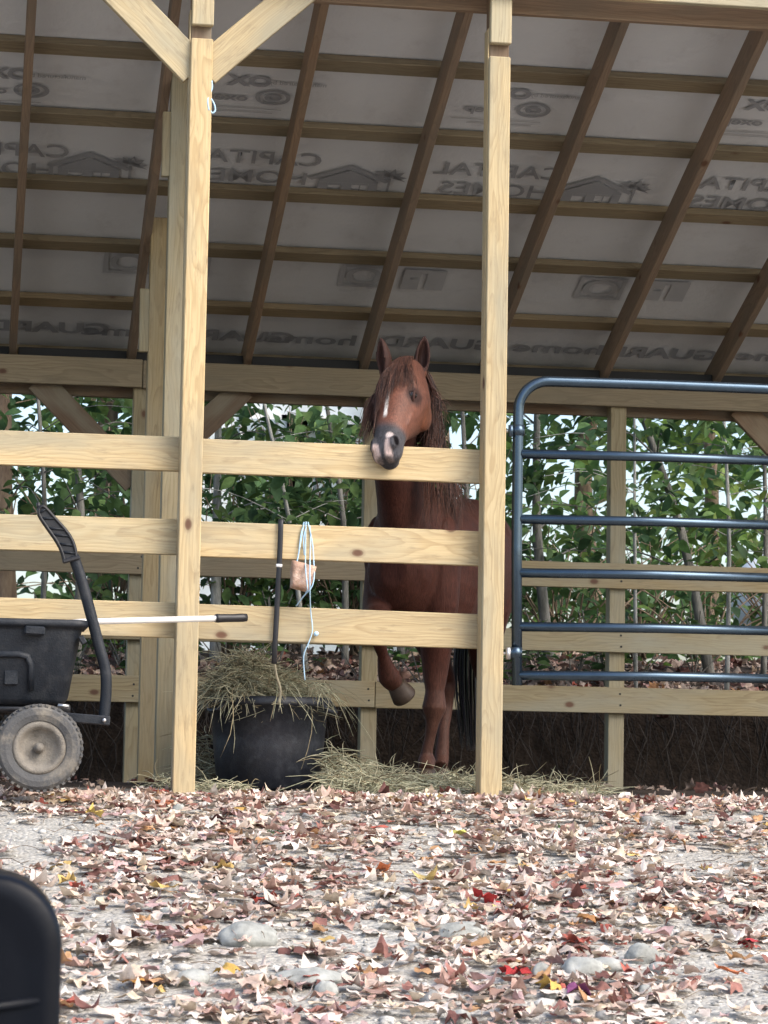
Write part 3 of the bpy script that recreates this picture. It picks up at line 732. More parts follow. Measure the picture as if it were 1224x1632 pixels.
def hoof(c, axd, fwd, r0=.040, r1=.053, L=.075):
    axd = axd.normalized(); fwd = (fwd - axd * fwd.dot(axd)).normalized(); sd = axd.cross(fwd); bm = bmesh.new()
    rs = [ell(c + axd * (L * f) + fwd * (sh * L), fwd, sd, r * 1.08, r, 20) for f, r, sh in ((-.12, r0 * .8, -.05), (0, r0, 0), (.5, (r0 + r1) / 2 * 1.03, .12), (.88, r1, .24), (1.0, r1 * .93, .26), (1.05, r1 * .7, .26))]
    ring_loft(bm, rs); bmesh.ops.recalc_face_normals(bm, faces=bm.faces)
    return mk('hoof', mesh_of(bm, True), HOOF, horse)
hoof(Vector((LFh.x, LFh.y, .055)), Vector((0, 0, -1)), HF)
hoof(Vector((RHh.x, RHh.y, .05)), Vector((0, 0, -1)), HF)
hoof(Vector((LHh.x, LHh.y, .05)), Vector((0, 0, -1)), HF)
hoof(RFc, (RFh - RFc) + Vector((0, .02, -.01)), Vector((.1, -.9, -.5)), .042, .056, .066)
# hair
def hair(paths, wid, colf, nsub=3):
    Vs, Fs, Cs = [], [], []; base = 0
    for pts in paths:
        q = catmull(pts, nsub); col = colf(); m = len(q); u = Vector((rnd.gauss(0, 1), rnd.gauss(0, 1), rnd.gauss(0, .3))).normalized()
        for i, p in enumerate(q):
            t = (q[min(i + 1, m - 1)] - q[max(i - 1, 0)]).normalized(); uu = (u - t * u.dot(t)).normalized(); v = t.cross(uu)
            r = wid * .5 * (1 - 0.8 * (i / (m - 1)) ** 2)
            for a in (0, 2.1, 4.2): Vs.append(tuple(p + uu * (r * math.cos(a)) + v * (r * math.sin(a)))); Cs.append(col)
        for i in range(m - 1):
            for k in range(3):
                a = base + i * 3 + k; b = base + i * 3 + (k + 1) % 3; Fs.append((a, b, b + 3, a + 3))
        base += 3 * m
    return np_mesh('hair', np.array(Vs), Fs, np.array(Cs), True)
HAIR = m_attr('horse_hair', 0.45, 0.0, nscale=80, bstr=0.1, spec=0.4)
def mcol():
    k = rnd.uniform(0.5, 1.25); c = (0.125, 0.056, 0.038) if rnd.random() < .65 else (0.04, 0.021, 0.018)
    return tuple(x * k for x in c)
fl = []
g = lambda s=1.0: rnd.gauss(0, s)
for k in range(900):
    u = rnd.random()
    u = round(u * 22) / 22 + g(.012); y1 = -.15 + .235 * u + g(.008); L = (.40 if u < .40 else .30 if u < .7 else .21) * rnd.uniform(.35, 1.15)
    y_s = -.045 + .075 * u + g(.006)
    def surf(t, y):
        wv = np.interp(t, [a[0] for a in hs], [a[1] for a in hs]); top = np.interp(t, [a[0] for a in hs], [a[2] for a in hs]); bt = np.interp(t, [a[0] for a in hs], [a[3] for a in hs])
        q = min(1, abs(y) / (wv * 1.02)); return (top + bt) / 2 + (top - bt) / 2 * math.sqrt(max(0, 1 - q ** 2.6)) + .006
    pts = [Hd(-.045 + g(.006), y_s * .6, -.015 + g(.004)), Hd(-.012, y_s, surf(-.01, y_s) + .010)]
    for f in (.25, .5, .75, 1.0):
        t = L * f; y = y_s + (y1 - y_s) * min(1, f * L / .16) + g(.004) * f
        pts.append(Hd(t, y, max(surf(t, y), -.04) + .004 + abs(g(.004))))
    fl.append(pts)
mk('forelock', hair(fl, .0038, mcol), HAIR, horse)
mn = []
crest = catmull([Hd(-.04, 0, -.10), nk[4][0] + Vector((0.02, .10, .06)), B(.50, -.01, 1.58), B(.40, 0, 1.46), B(.30, 0, 1.37)], 8)
for k in range(800):
    lk = int(rnd.random() * 34) / 34; lr = random.Random(int(lk * 1000)); f = lk ** .8; p = crest[min(len(crest) - 1, int(f * len(crest)))] + Vector((g(.008), g(.01), g(.01)))
    out = .10 + .075 * f; L = lr.uniform(.14, .30) * rnd.uniform(.6, 1.1)
    dn = Vector((lr.gauss(0, .05) + g(.012), -.02 + lr.gauss(0, .04) + g(.01), -L))
    o1 = HL * (out * lr.uniform(.7, 1.1) + g(.006))
    mn.append([p - HL * .02, p + o1 * .5 + ZV * .015, p + o1 * .95 - ZV * .06, p + o1 * 1.1 + dn * .5, p + o1 * 1.08 + dn + Vector((g(.022), g(.022), g(.03)))])
for k in range(110):     # locks hanging in front of the shoulder
    p = P(rnd.uniform(672, 705), rnd.uniform(640, 700), 10.78); e = P(rnd.choice([678, 690, 700, 712]) + rnd.gauss(0, 3.5), rnd.uniform(790, 850), 10.74)
    m_ = (p + e) / 2 + Vector((g(.02), -.03, 0))
    mn.append([p, p * .6 + m_ * .4 + Vector((.01, -.02, 0)), m_, e * .7 + m_ * .3 + Vector((g(.01), 0, 0)), e])
mk('mane', hair(mn, .0038, mcol), HAIR, horse)
tl = []
tp = B(-.73, 0, 1.12)
for k in range(380):
    a = rnd.uniform(0, 6.28); r = rnd.uniform(0, .085)
    o1 = HL * (r * math.cos(a) - .05) - HF * (r * math.sin(a) * .6 + .04)
    tl.append([tp + Vector((g(.012), g(.012), g(.02))), tp - HF * .06 - ZV * .06 + o1 * .3, tp + o1 * .9 - ZV * .35, tp + o1 * 1.1 - ZV * .62, tp + o1 * .8 - ZV * rnd.uniform(.75, .98)])
mk('tail', hair(tl, .011, lambda: tuple(x * rnd.uniform(.5, 1.2) for x in (0.030, 0.022, 0.022))), HAIR, horse)

# ------------------------------------------------------------------ dump cart
cart = thing('dump_cart', 'black plastic dump cart with upright handle and muddy wheel at left', 'cart', (0.0, 9.85, -0.06))
CYN, CYF = 9.66, 10.14
XR = P(141, 990, CYN).x; XL = XR - 0.98; ZT = P(100, 987, CYN).z; ZB = P(100, 1124, CYN).z
def rrect(x0, x1, y0, y1, z, r, n=5):
    out = []
    for cx, cy, a0 in ((x1 - r, y1 - r, 0), (x0 + r, y1 - r, 90), (x0 + r, y0 + r, 180), (x1 - r, y0 + r, 270)):
        for k in range(n + 1):
            a = R(a0 + 90 * k / n); out.append(Vector((cx + r * math.cos(a), cy + r * math.sin(a), z)))
    return out
bm = bmesh.new()
ins = 0.055
def cr(i, z, r=.06): return rrect(XL + i, XR - i, CYN + i * .8, CYF - i * .8, z, r)
ring_loft(bm, [cr(.085, ZB, .05), cr(ins + .012, ZB + .025), cr(.022, ZT - .045), cr(.020, ZT - .03), cr(0.0, ZT - .028), cr(-.004, ZT - .02), cr(-.002, ZT - .003), cr(.006, ZT), cr(.03, ZT - .004), cr(.036, ZT - .03), cr(ins + .03, ZB + .04), cr(.10, ZB + .03)])
bmesh.ops.recalc_face_normals(bm, faces=bm.faces)
cb = mk('bucket', mesh_of(bm, True), BLACKP, cart)
def wallY(z): return CYN + .8 * np.interp(z, [ZB + .025, ZT - .045], [ins + .012, .022])
def wpt(px, py, off=0.0):
    p = P(px, py, CYN + .03); p.y = wallY(p.z) - off; return p
bm = bmesh.new(); add_tube(bm, [wpt(-60, 1042, .004), wpt(30, 1042, .004), wpt(44, 1046, .004), wpt(50, 1060, .004), wpt(50, 1100, .004)], .014, 8, True, .45)
mk('panel_rib', mesh_of(bm, True), BLACKP, cb)
M_, L_ = frame(wpt(8, 1080, .002), wpt(27, 1080, .002)); mk('panel_boss', box_mesh(.052, .014, .055, .004), BLACKP, cb, M_)
M_, L_ = frame(P(39, 1004, CYN + .0), P(72, 1006, CYN + .0)); mk('rim_clip', box_mesh(L_, .03, .034, .006), BLACKP, cb, M_)
M_, L_ = frame(P(126, 1010, CYN + .03), P(137, 1030, CYN + .03)); mk('rim_clip', box_mesh(.034, .04, .022, .004), BLACKP, cb, M_)
# frame and tongue
tube('frame_bar', [P(-60, 1128, CYN + .09), P(112, 1131, CYN + .09)], .016, BLACK, cart, 8)
tube('frame_bar', [P(-60, 1128, CYF - .09), P(112, 1131, CYF - .09)], .016, BLACK, cart, 8)
M_, L_ = frame(P(92, 1142, CYN + .05), P(175, 1149, CYN + .05)); tg = mk('tongue', box_mesh(L_, .05, .036, .004), BLACKP, cart, M_)
bp = P(166, 1148, CYN + .022); tube('bolt', [bp, bp + Vector((0, -.008, 0))], .008, STEEL, tg, 8)
tube('pin', [P(92, 1124, CYN + .06), P(110, 1126, CYN + .06)], .008, STEEL, tg, 8)
HY = CYN + .055
hbar = catmull([P(165, 1150, HY), P(169, 1105, HY), P(168, 1068, HY), P(158, 1030, HY), P(145, 980, HY), P(130, 925, HY), P(117, 886, HY)], 4)
bm = bmesh.new(); add_tube(bm, hbar, .0215, 12, True, .75, Vector((1, 0, 0))); hnd = mk('handle', mesh_of(bm, True), BLACKP, cart)
bm = bmesh.new()
ga, gb, gc, gd = P(124, 890, HY), P(110, 856, HY), P(68, 806, HY), P(104, 893, HY)
l1 = catmull([P(122, 892, HY), P(118, 870, HY), P(108, 850, HY), P(88, 827, HY), P(70, 808, HY), P(62, 811, HY)], 4)
l2 = catmull([P(103, 896, HY), P(99, 880, HY), P(90, 862, HY), P(76, 842, HY), P(63, 822, HY), P(62, 811, HY)], 4)
grip = mk('grip', mesh_of((add_tube(bm, l1, .008, 8, True, 2.6, Vector((0, 0, 1))), add_tube(bm, l2, .008, 8, True, 2.6, Vector((0, 0, 1))), bm)[2], True), BLACK, hnd)
bm = bmesh.new(); NL = len(l1)
ring_loft(bm, [[a + Vector((0, -.011, 0)), b + Vector((0, -.011, 0)), b + Vector((0, .011, 0)), a + Vector((0, .011, 0))] for a, b in zip(l1[:-1], l2[:-1])])
bmesh.ops.recalc_face_normals(bm, faces=bm.faces)
mk('grip_web', mesh_of(bm), BLACK, grip)
for k in range(6):
    f = .1 + .13 * k; a = l1[int(f * (len(l1) - 1))]; b = l2[int(min(1, f + .14) * (len(l2) - 1))]
    tube('grip_rib', [a + Vector((0, -.012, 0)), b + Vector((0, -.012, 0))], .0055, BLACKP, grip, 6)
M_, L_ = frame(P(102, 895, HY), P(125, 889, HY)); mk('grip_collar', box_mesh(.068, .05, .016, .004), BLACK, hnd, M_)
tube('grip_hook', [P(62, 811, HY), P(61, 801, HY)], .008, BLACK, grip, 8)
def wheel(c, name='wheel'):
    wr = thing(name, None, None, c); wr.parent = cart; wr.matrix_parent_inverse = WM[cart].inverted()
    for kx in ('label', 'category'):
        if kx in wr: del wr[kx]
    bm = bmesh.new(); r = .163; wd = .052
    prof = [(.098, -wd * .72), (.104, -wd * .86), (.125, -wd), (.146, -wd * .97), (.158, -wd * .78), (.163, -wd * .45), (.1645, 0), (.163, wd * .45), (.158, wd * .78), (.146, wd * .97), (.125, wd), (.104, wd * .86), (.098, wd * .72)]
    lathe(bm, prof, c, 'y', 64, False)
    for k in range(40):                 # tread lugs
        a = 2 * math.pi * k / 40
        for sgn in (-1, 1):
            aa = a + (0.08 if sgn > 0 else 0); p = Vector(c) + Vector((math.cos(aa) * .1615, sgn * wd * .55, math.sin(aa) * .1615))
            res = bmesh.ops.create_cube(bm, size=1); q = Quaternion((0, 1, 0), -aa)
            for v in res['verts']: v.co = p + q @ Vector((v.co.x * .009, v.co.y * wd * .7, v.co.z * .013))
    mk('tyre', mesh_of(bm, False), RUBBER, wr)
    bm = bmesh.new()
    lathe(bm, [(.003, -.012), (.018, -.012), (.024, -.016), (.05, -.012), (.070, -.022), (.078, -.044), (.092, -.047), (.1, -.040), (.101, .04), (.06, .03), (.003, .03)], c, 'y', 48)
    rm = mk('rim', mesh_of(bm, True), RIMM, wr)
    bm = bmesh.new(); lathe(bm, [(.003, -.062), (.010, -.062), (.013, -.055), (.013, -.035), (.020, -.033), (.020, -.01), (.003, -.01)], c, 'y', 16); mk('hub', mesh_of(bm, True), RIMM, rm)
    return wr
W1 = P(62, 1192, 9.62)
wheel(W1); wheel(W1 + Vector((0, .50, .015))); wheel(W1 + Vector((-.62, 0, 0))); wheel(W1 + Vector((-.62, .50, .015)))
for dx in (0, -.62):
    tube('axle', [W1 + Vector((dx, .03, 0)), W1 + Vector((dx, .47, .015))], .010, BLACK, cart, 8)
    tube('strut', [W1 + Vector((dx, .10, .0)), Vector((W1.x + dx, CYN + .09, ZB - .005))], .012, BLACK, cart, 8)
    tube('strut', [W1 + Vector((dx, .42, .0)), Vector((W1.x + dx, CYF - .09, ZB - .005))], .012, BLACK, cart, 8)

# ------------------------------------------------------------------ tool handle, strap, salt block, twine
pl = thing('tool_handle', 'white metal tool handle with black grip sticking out of the cart', 'tool handle', P(200, 990, 9.80))
tube('shaft', [P(40, 1000, 9.80), P(129, 991, 9.80), P(345, 985.5, 9.98)], .0125, ALU, pl, 12)
gp = [P(343, 985.5, 9.98), P(347, 985.4, 9.983), P(352, 985.3, 9.987), P(360, 985, 9.99), P(372, 985, 10.0), P(386, 984.5, 10.01), P(393, 984.3, 10.015)]
tube('grip', gp, [.0165, .0185, .0172, .0168, .0165, .0172, .0155], BLACK, pl, 14)
tube('band', [P(341, 985.6, 9.979), P(344, 985.5, 9.981)], .0145, STEEL, pl, 12)
st = thing('hanging_strap', 'straight black strap with white band hanging over the middle rail above the tub', 'strap', P(440, 1050, 10.285))
bm = bmesh.new()
add_tube(bm, catmull([P(449, 831, 10.36), P(448.5, 829.5, 10.32), P(447.5, 832, 10.288), P(446, 880, 10.286), P(442, 960, 10.285), P(438, 1030, 10.284), P(437, 1058, 10.30)], 4), .0112, 8, True, .30, Vector((1, 0, 0)))
mk('webbing', mesh_of(bm, True), BLACK, st)
WHITE = m_plain('white_tape', (0.75, 0.75, 0.73), 0.5, 0.1)
bm = bmesh.new(); add_tube(bm, [P(445, 899, 10.285), P(444.7, 904, 10.285)], .0132, 10, True, .35, Vector((1, 0, 0))); mk('band', mesh_of(bm, True), WHITE, st)
fe = tube('frayed_end', catmull([P(437, 1056, 10.30), P(441, 1078, 10.36), P(447, 1100, 10.42), P(444, 1120, 10.45)], 4), .005, HAYM, st, 6)
a_ = fe.data.color_attributes.new('Col', 'FLOAT_COLOR', 'POINT'); a_.data.foreach_set('color', [0.5, 0.46, 0.34, 1] * len(fe.data.vertices))
bm = bmesh.new(); bmesh.ops.create_cube(bm, size=1)
bmesh.ops.subdivide_edges(bm, edges=bm.edges[:], cuts=5, use_grid_fill=True)
for v in bm.verts:
    c = v.co; c *= 1 - 0.16 * max(0, c.length - .55)
    wx = .052 + .016 * c.z; v.co = Vector((c.x * 2 * wx - .012 * c.z, c.y * .085, c.z * .125))
    v.co += Vector((1, 1, 1)) * (.006 * noise.noise(v.co * 30)) 
M_ = Matrix.Translation(P(481, 919, 10.262)) @ Matrix.Rotation(R(14), 4, 'Y') @ Matrix.Scale(.88, 4)
sb = mk('salt_block', mesh_of(bm, True), SALT, None, M_); tag(sb, 'pinkish salt lick block hung by blue twine below the middle rail', 'salt block')
tw = thing('baling_twine', 'pale blue baling twine looped over the middle rail holding the salt block', 'twine', P(487, 1085, 10.27))
def twl(pts, r=.0026, parent=tw): tube('strand', catmull([P(*p) for p in pts], 5), r, TWINE, parent, 6)
twl([(482, 838, 10.345), (484, 833.5, 10.32), (484, 836, 10.296), (479, 866, 10.294), (474, 893, 10.28), (471, 905, 10.255), (480, 903, 10.225)])
twl([(488, 839, 10.345), (488, 833, 10.32), (487.5, 836, 10.296), (487, 870, 10.292), (487, 905, 10.215), (490, 938, 10.20), (487, 944, 10.25)])
twl([(491, 839, 10.345), (491, 833, 10.32), (492, 837, 10.296), (498, 866, 10.294), (500, 895, 10.27), (501, 915, 10.22), (497, 935, 10.205), (484, 950, 10.24), (472, 966, 10.29)])
twl([(494, 838, 10.30), (495, 860, 10.29), (494, 900, 10.21), (494, 940, 10.205), (495, 972, 10.285), (498, 1003, 10.287), (493, 1022, 10.287), (484, 1046, 10.30), (486, 1084, 10.32)])
twl([(484, 838, 10.295), (480, 850, 10.293), (476, 880, 10.292), (473, 895, 10.28)])
twl([(488, 840, 10.294), (484, 858, 10.292), (485, 885, 10.292)])
kn = bmesh.new(); bmesh.ops.create_icosphere(kn, subdivisions=2, radius=.011)
for v in kn.verts: v.co *= 1 + .3 * noise.noise(v.co * 200)
mk('knot', mesh_of(kn, True), TWINE, tw, Matrix.Translation(P(504, 1010, 10.287)))
tw2 = thing('baling_twine', 'short loop of pale blue twine tied high on the left post', 'twine', P(337, 180, 10.21))
twl([(331, 122, 10.245), (337, 128, 10.205), (338, 140, 10.203), (334, 152, 10.203), (331, 160, 10.203), (334, 172, 10.203), (338, 180, 10.203), (343, 176, 10.203), (341, 165, 10.203), (334, 155, 10.203), (331, 160, 10.20), (333, 176, 10.20)], .0036, tw2)

# ------------------------------------------------------------------ dark chair close to the camera (bottom left corner)
ch = thing('garden_chair', 'dark black plastic chair back with rounded corner close to the camera', 'chair', (-0.10, 2.85, gz(-0.1, 2.85)))
CHY = 3.0
xr = P(98, 1500, CHY).x; zt = P(0, 1398, CHY).z; gnd = gz(-.1, 2.9)
def panel(x0, x1, z0, z1, r, y, th, dome=.02, n=8):
    out = []
    for cx, cz, a0 in ((x1 - r, z1 - r, 0), (x0 + r, z1 - r, 90), (x0 + r * .5, z0 + r * .5, 180), (x1 - r * .5, z0 + r * .5, 270)):
        rr = r if a0 < 180 else r * .5
        for k in range(n + 1):
            a = R(a0 + 90 * k / n); out.append((cx + rr * math.cos(a), cz + rr * math.sin(a)))
    return out
o2 = panel(xr - .44, xr, zt - .46, zt + .004, .075, CHY, .03)
cxm, czm = xr - .22, zt - .23
bm = bmesh.new()
def prng(sc, y): return [Vector((cxm + (x - cxm) * (1 + sc / .22), y, czm + (z - czm) * (1 + sc / .23) - .07 * (x - xr + .10))) for x, z in o2]
ring_loft(bm, [prng(-.05, CHY - .008), prng(-.034, CHY - .010), prng(-.022, CHY - .0135), prng(-.006, CHY - .014), prng(0, CHY - .006), prng(0.001, CHY + .012), prng(.0015, CHY + .13), prng(-.004, CHY + .16), prng(-.03, CHY + .165)])
bmesh.ops.recalc_face_normals(bm, faces=bm.faces)
bk = mk('backrest', mesh_of(bm, True), CHAIRM, ch)
tube('cross_rib', [(xr - .42, CHY - .008, P(40, 1612, CHY).z - .01), (xr - .1, CHY - .010, P(30, 1606, CHY).z - .002), P(63, 1595, CHY - .008)], .006, CHAIRM, bk, 8)
M_, L_ = frame((xr - .42, CHY - .24, gnd + .44), (xr - .02, CHY - .24, gnd + .44)); mk('seat', box_mesh(L_, .44, .035, .012), CHAIRM, ch, M_)
for sx in (.03, .41):
    tube('leg', [(xr - sx, CHY + .0, zt - .40), (xr - sx, CHY + .02, gnd + .44), (xr - sx - .0, CHY + .06, gz(0, CHY + .06) - .01)], .017, CHAIRM, ch, 8)
    tube('leg', [(xr - sx, CHY - .42, gnd + .44), (xr - sx, CHY - .46, gz(0, CHY - .46) - .01)], .017, CHAIRM, ch, 8)

# ------------------------------------------------------------------ stones
def stone(px, py, wpx, hpx, label, seed, cat='stone'):
    p = on_ground(px, py + hpx * .25); sc = FPX / (p - CAMP).dot(FW)
    rx, rz = wpx / sc / 2, hpx / sc / 2 * 1.15
    bm = bmesh.new(); bmesh.ops.create_icosphere(bm, subdivisions=4, radius=1)
    for v in bm.verts:
        d = v.co.normalized(); k = 1 + .16 * noise.noise(d * 1.3 + Vector((seed, 0, 0))) + .07 * noise.noise(d * 3.2 + Vector((0, seed, 0))) + .02 * noise.noise(d * 9)
        v.co = Vector((d.x * rx * k, d.y * rx * .75 * k, d.z * rz * k))
    o = mk('stone', mesh_of(bm, True), STONE, None, Matrix.Translation(Vector((p.x, p.y, gz(p.x, p.y) + rz * .38))))
    tag(o, label, cat, 'stones in the yard')
stone(395, 1493, 95, 44, 'long pale grey stone left of centre in the leaves', 1.3)
stone(735, 1487, 100, 34, 'flat wide pale stone among leaves right of centre', 2.9)
stone(690, 1458, 32, 22, 'small rounded stone beside the flat wide stone, its left neighbour', 4.1)
stone(720, 1459, 24, 18, 'tiny rounded stone behind the flat wide stone', 5.6)
stone(930, 1550, 72, 46, 'smooth round grey stone nearest the bottom right leaves', 6.2)
stone(862, 1556, 36, 36, 'lumpy grey stone just left of the smooth round stone', 7.7)
stone(1022, 1524, 54, 36, 'grey stone up and right of the smooth round stone', 8.8)
stone(1028, 1586, 26, 30, 'small upright pale stone near the bottom right', 9.4)
stone(306, 1561, 54, 30, 'pale blue-grey stone near bottom left of the leaves', 10.5)
stone(492, 1560, 110, 30, 'low half-buried pale stone near the bottom centre', 11.1)
stone(520, 1580, 40, 30, 'rounded stone in front of the low half-buried stone', 12.1)
stone(285, 1293, 22, 22, 'small pale stone in front of the left post', 13.3)
stone(268, 1456, 30, 18, 'small pale stone in bare gravel left of the long stone', 14.3)
stone(735, 1622, 30, 22, 'pale pebble at the bottom edge near the centre', 15.3)
stone(965, 1540, 60, 24, 'flat stone right behind the smooth round stone', 16.3)
stone(1050, 1545, 34, 22, 'small stone beside the grey stone on the right', 17.3)

# pebbles
Vs, Fs = [], []; base = 0
bm = bmesh.new(); bmesh.ops.create_icosphere(bm, subdivisions=1, radius=1); bv = np.array([v.co[:] for v in bm.verts]); bf = np.array([[v.index for v in f.verts] for f in bm.faces]); bm.free()
pc = []
for k in range(5200):
    Y = rnd.uniform(4.6, 10.1) if rnd.random() < .8 else rnd.uniform(5.2, 7.4); X = Y * .157 + rnd.uniform(-1.6, 1.9)
    r = min(.03, .0035 * math.exp(abs(g(.75)))); sc = np.array([r * rnd.uniform(.8, 1.5), r * rnd.uniform(.8, 1.3), r * rnd.uniform(.5, .9)])
    a = rnd.uniform(0, 6.28); rot = np.array([[math.cos(a), -math.sin(a), 0], [math.sin(a), math.cos(a), 0], [0, 0, 1]])
    Vs.append((bv * (1 + .18 * nr.randn(len(bv), 1)) * sc) @ rot.T + np.array([X, Y, gz(X, Y) + r * .25])); Fs.append(bf + base); base += len(bv)
    t = rnd.uniform(.26, .60); pc.append(np.tile(np.array([t, t * .97, t * .90]), (len(bv), 1)))
peb = mk('pebbles', np_mesh('pebbles', np.concatenate(Vs), np.concatenate(Fs), np.concatenate(pc), True), m_attr('pebble_grit', .9, 0, nscale=120)); tag(peb, 'grey gravel and pebbles between the leaves', 'gravel', kind='stuff')

# ------------------------------------------------------------------ fallen leaves
def maple(seed, lobes=True):
    q = random.Random(seed); pts = []
    if lobes:
        prof = [(-90, .36), (-75, .52), (-58, .66), (-40, .50), (-25, .66), (-8, .90), (12, .62), (30, .70), (48, .92), (63, .66), (76, .72), (90, 1.0)]
        prof = prof + [(180 - a, r) for a, r in prof[-2:0:-1]]
    else:
        prof = [(-90, .9), (-70, .72), (-50, .60), (-20, .50), (10, .50), (40, .58), (65, .75), (90, 1.0)]; prof = prof + [(180 - a, r) for a, r in prof[-2:0:-1]]
    for a, r in prof: pts.append((r * math.cos(R(a)) * q.uniform(.9, 1.1), r * math.sin(R(a)) * q.uniform(.9, 1.1)))
    m = len(pts); mid = [(x * .55, y * .55) for x, y in pts]; roll = q.uniform(-.5, .7)
    allp = [(0, -.05)] + mid + pts
    kx, ky, kt = q.uniform(-1.0, 1.2), q.uniform(-.8, 1.1), q.uniform(-.6, .6); ph = q.uniform(0, 6)
    ZS = q.uniform(.35, .95)
    V_ = [(x * (1 - .18 * abs(kx) * x * x), y * (1 - .15 * abs(ky) * y * y), ZS * (kx * x * x * .75 + ky * y * y * .7 + kt * x * y + roll * (x * x + y * y) ** 1.5 * .5 + .24 * math.sin(5.5 * x + 4.7 * y + ph) * (abs(x) + abs(y)))) for x, y in allp]
    F_ = [(0, 1 + k, 1 + (k + 1) % m) for k in range(m)]
    for k in range(m):
        a, b = 1 + k, 1 + (k + 1) % m; F_ += [(a, a + m, b + m), (a, b + m, b)]
    return np.array(V_), np.array(F_)
TEMPL = [maple(s, s % 5 not in (2, 4)) for s in range(15)]
PAL = [((.63, .53, .46), 8), ((.72, .64, .57), 8), ((.55, .42, .35), 6), ((.43, .28, .23), 4), ((.29, .14, .115), 2.6), ((.15, .07, .06), 1.6), ((.66, .55, .42), 4), ((.50, .29, .15), 1), ((.42, .12, .09), .4), ((.60, .42, .16), .25), ((.45, .31, .30), 2.5)]
def leafcol():
    t = rnd.uniform(0, sum(w_ for _, w_ in PAL))
    for c, w_ in PAL:
        t -= w_
        if t <= 0: break
    k = rnd.uniform(.8, 1.2); return tuple(min(.85, x * k) for x in c)
def leaf_M(p, size, flat=.15):
    q = Quaternion((0, 0, 1), rnd.uniform(0, 6.28)); tilt = Quaternion(Vector((g(), g(), 0)).normalized(), abs(g(flat)))
    M = (tilt @ q).to_matrix().to_4x4()
    if rnd.random() < .4: M = M @ Matrix.Rotation(math.pi, 4, 'X')
    M = M @ Matrix.Scale(size, 4); M.translation = p; return M
def cover(X, Y):
    v = .78 + .85 * noise.noise(Vector((X * 1.7, Y * 1.2, 21))) + .9 * noise.noise(Vector((X * 4, Y * 3, 31)))
    for px, py, rx, ry in BARE:
        v -= .85 * math.exp(-(((X - px) / rx) ** 2 + ((Y - py) / ry) ** 2))
    if Y > 9.55: v += .35
    return v
BARE = []
for px, py, rx, ry in ((80, 1330, .26, .35), (1120, 1372, .32, .30), (1180, 1300, .2, .2), (330, 1545, .2, .10), (1150, 1600, .16, .10), (700, 1325, .2, .12)):
    p = on_ground(px, py); BARE.append((p.x, p.y, rx, ry))
spots = []
while len(spots) < 12000:
    Y = rnd.uniform(4.3, 10.33); X = Y * .157 + rnd.uniform(-2.3, 2.6)
    if rnd.random() > cover(X, Y): continue
    spots.append((X, Y))
LSZ = lambda: rnd.uniform(.030, .052) if rnd.random() < .8 else rnd.uniform(.018, .030)
def in_view(X, Y):
    v = Vector((X, Y, gz(X, Y))) - CAMP; d = v.dot(FW); return 0 < CXP + FPX * v.dot(RT) / d < 1224 and 0 < CYP - FPX * v.dot(UP) / d < 1632
big = [s for s in spots if s[1] < 8.2 and in_view(*s)]; rnd.shuffle(big); big = set(big[:282])
def scatter(sp, name, size, lift=.012, label=None, flat=.15, colf=leafcol):
    Vs, Fs, Cs = [], [], []; base = 0
    for X, Y in sp:
        v, f = rnd.choice(TEMPL); M = np.array(leaf_M(Vector((X, Y, gz(X, Y) + lift + rnd.random() * .016)), size(), flat))
        Vs.append(v @ M[:3, :3].T + M[:3, 3]); Fs.append(f + base); base += len(v); Cs.append(np.tile(np.array(colf()), (len(v), 1)))
    o = mk(name, np_mesh(name, np.concatenate(Vs), np.concatenate(Fs), np.concatenate(Cs), True), LEAFM)
    return tag(o, label, 'leaf litter', kind='stuff')
scatter([s for s in spots if s not in big], 'leaf_litter', LSZ, label='carpet of dry brown and tan fallen leaves on the gravel yard')
tm = []
for v, f in TEMPL:
    me = np_mesh('leaf', v, f, None, True); me.materials.append(LEAFO); tm.append(me)
def single(p, size, col, parent=ground, me=None, flat=.16):
    o = mk('leaf', me or rnd.choice(tm), None, parent, leaf_M(p, size, flat)); o.color = (*col, 1); return o
for X, Y in big: single(Vector((X, Y, gz(X, Y) + .016 + rnd.random() * .014)), LSZ() * 1.08, leafcol())
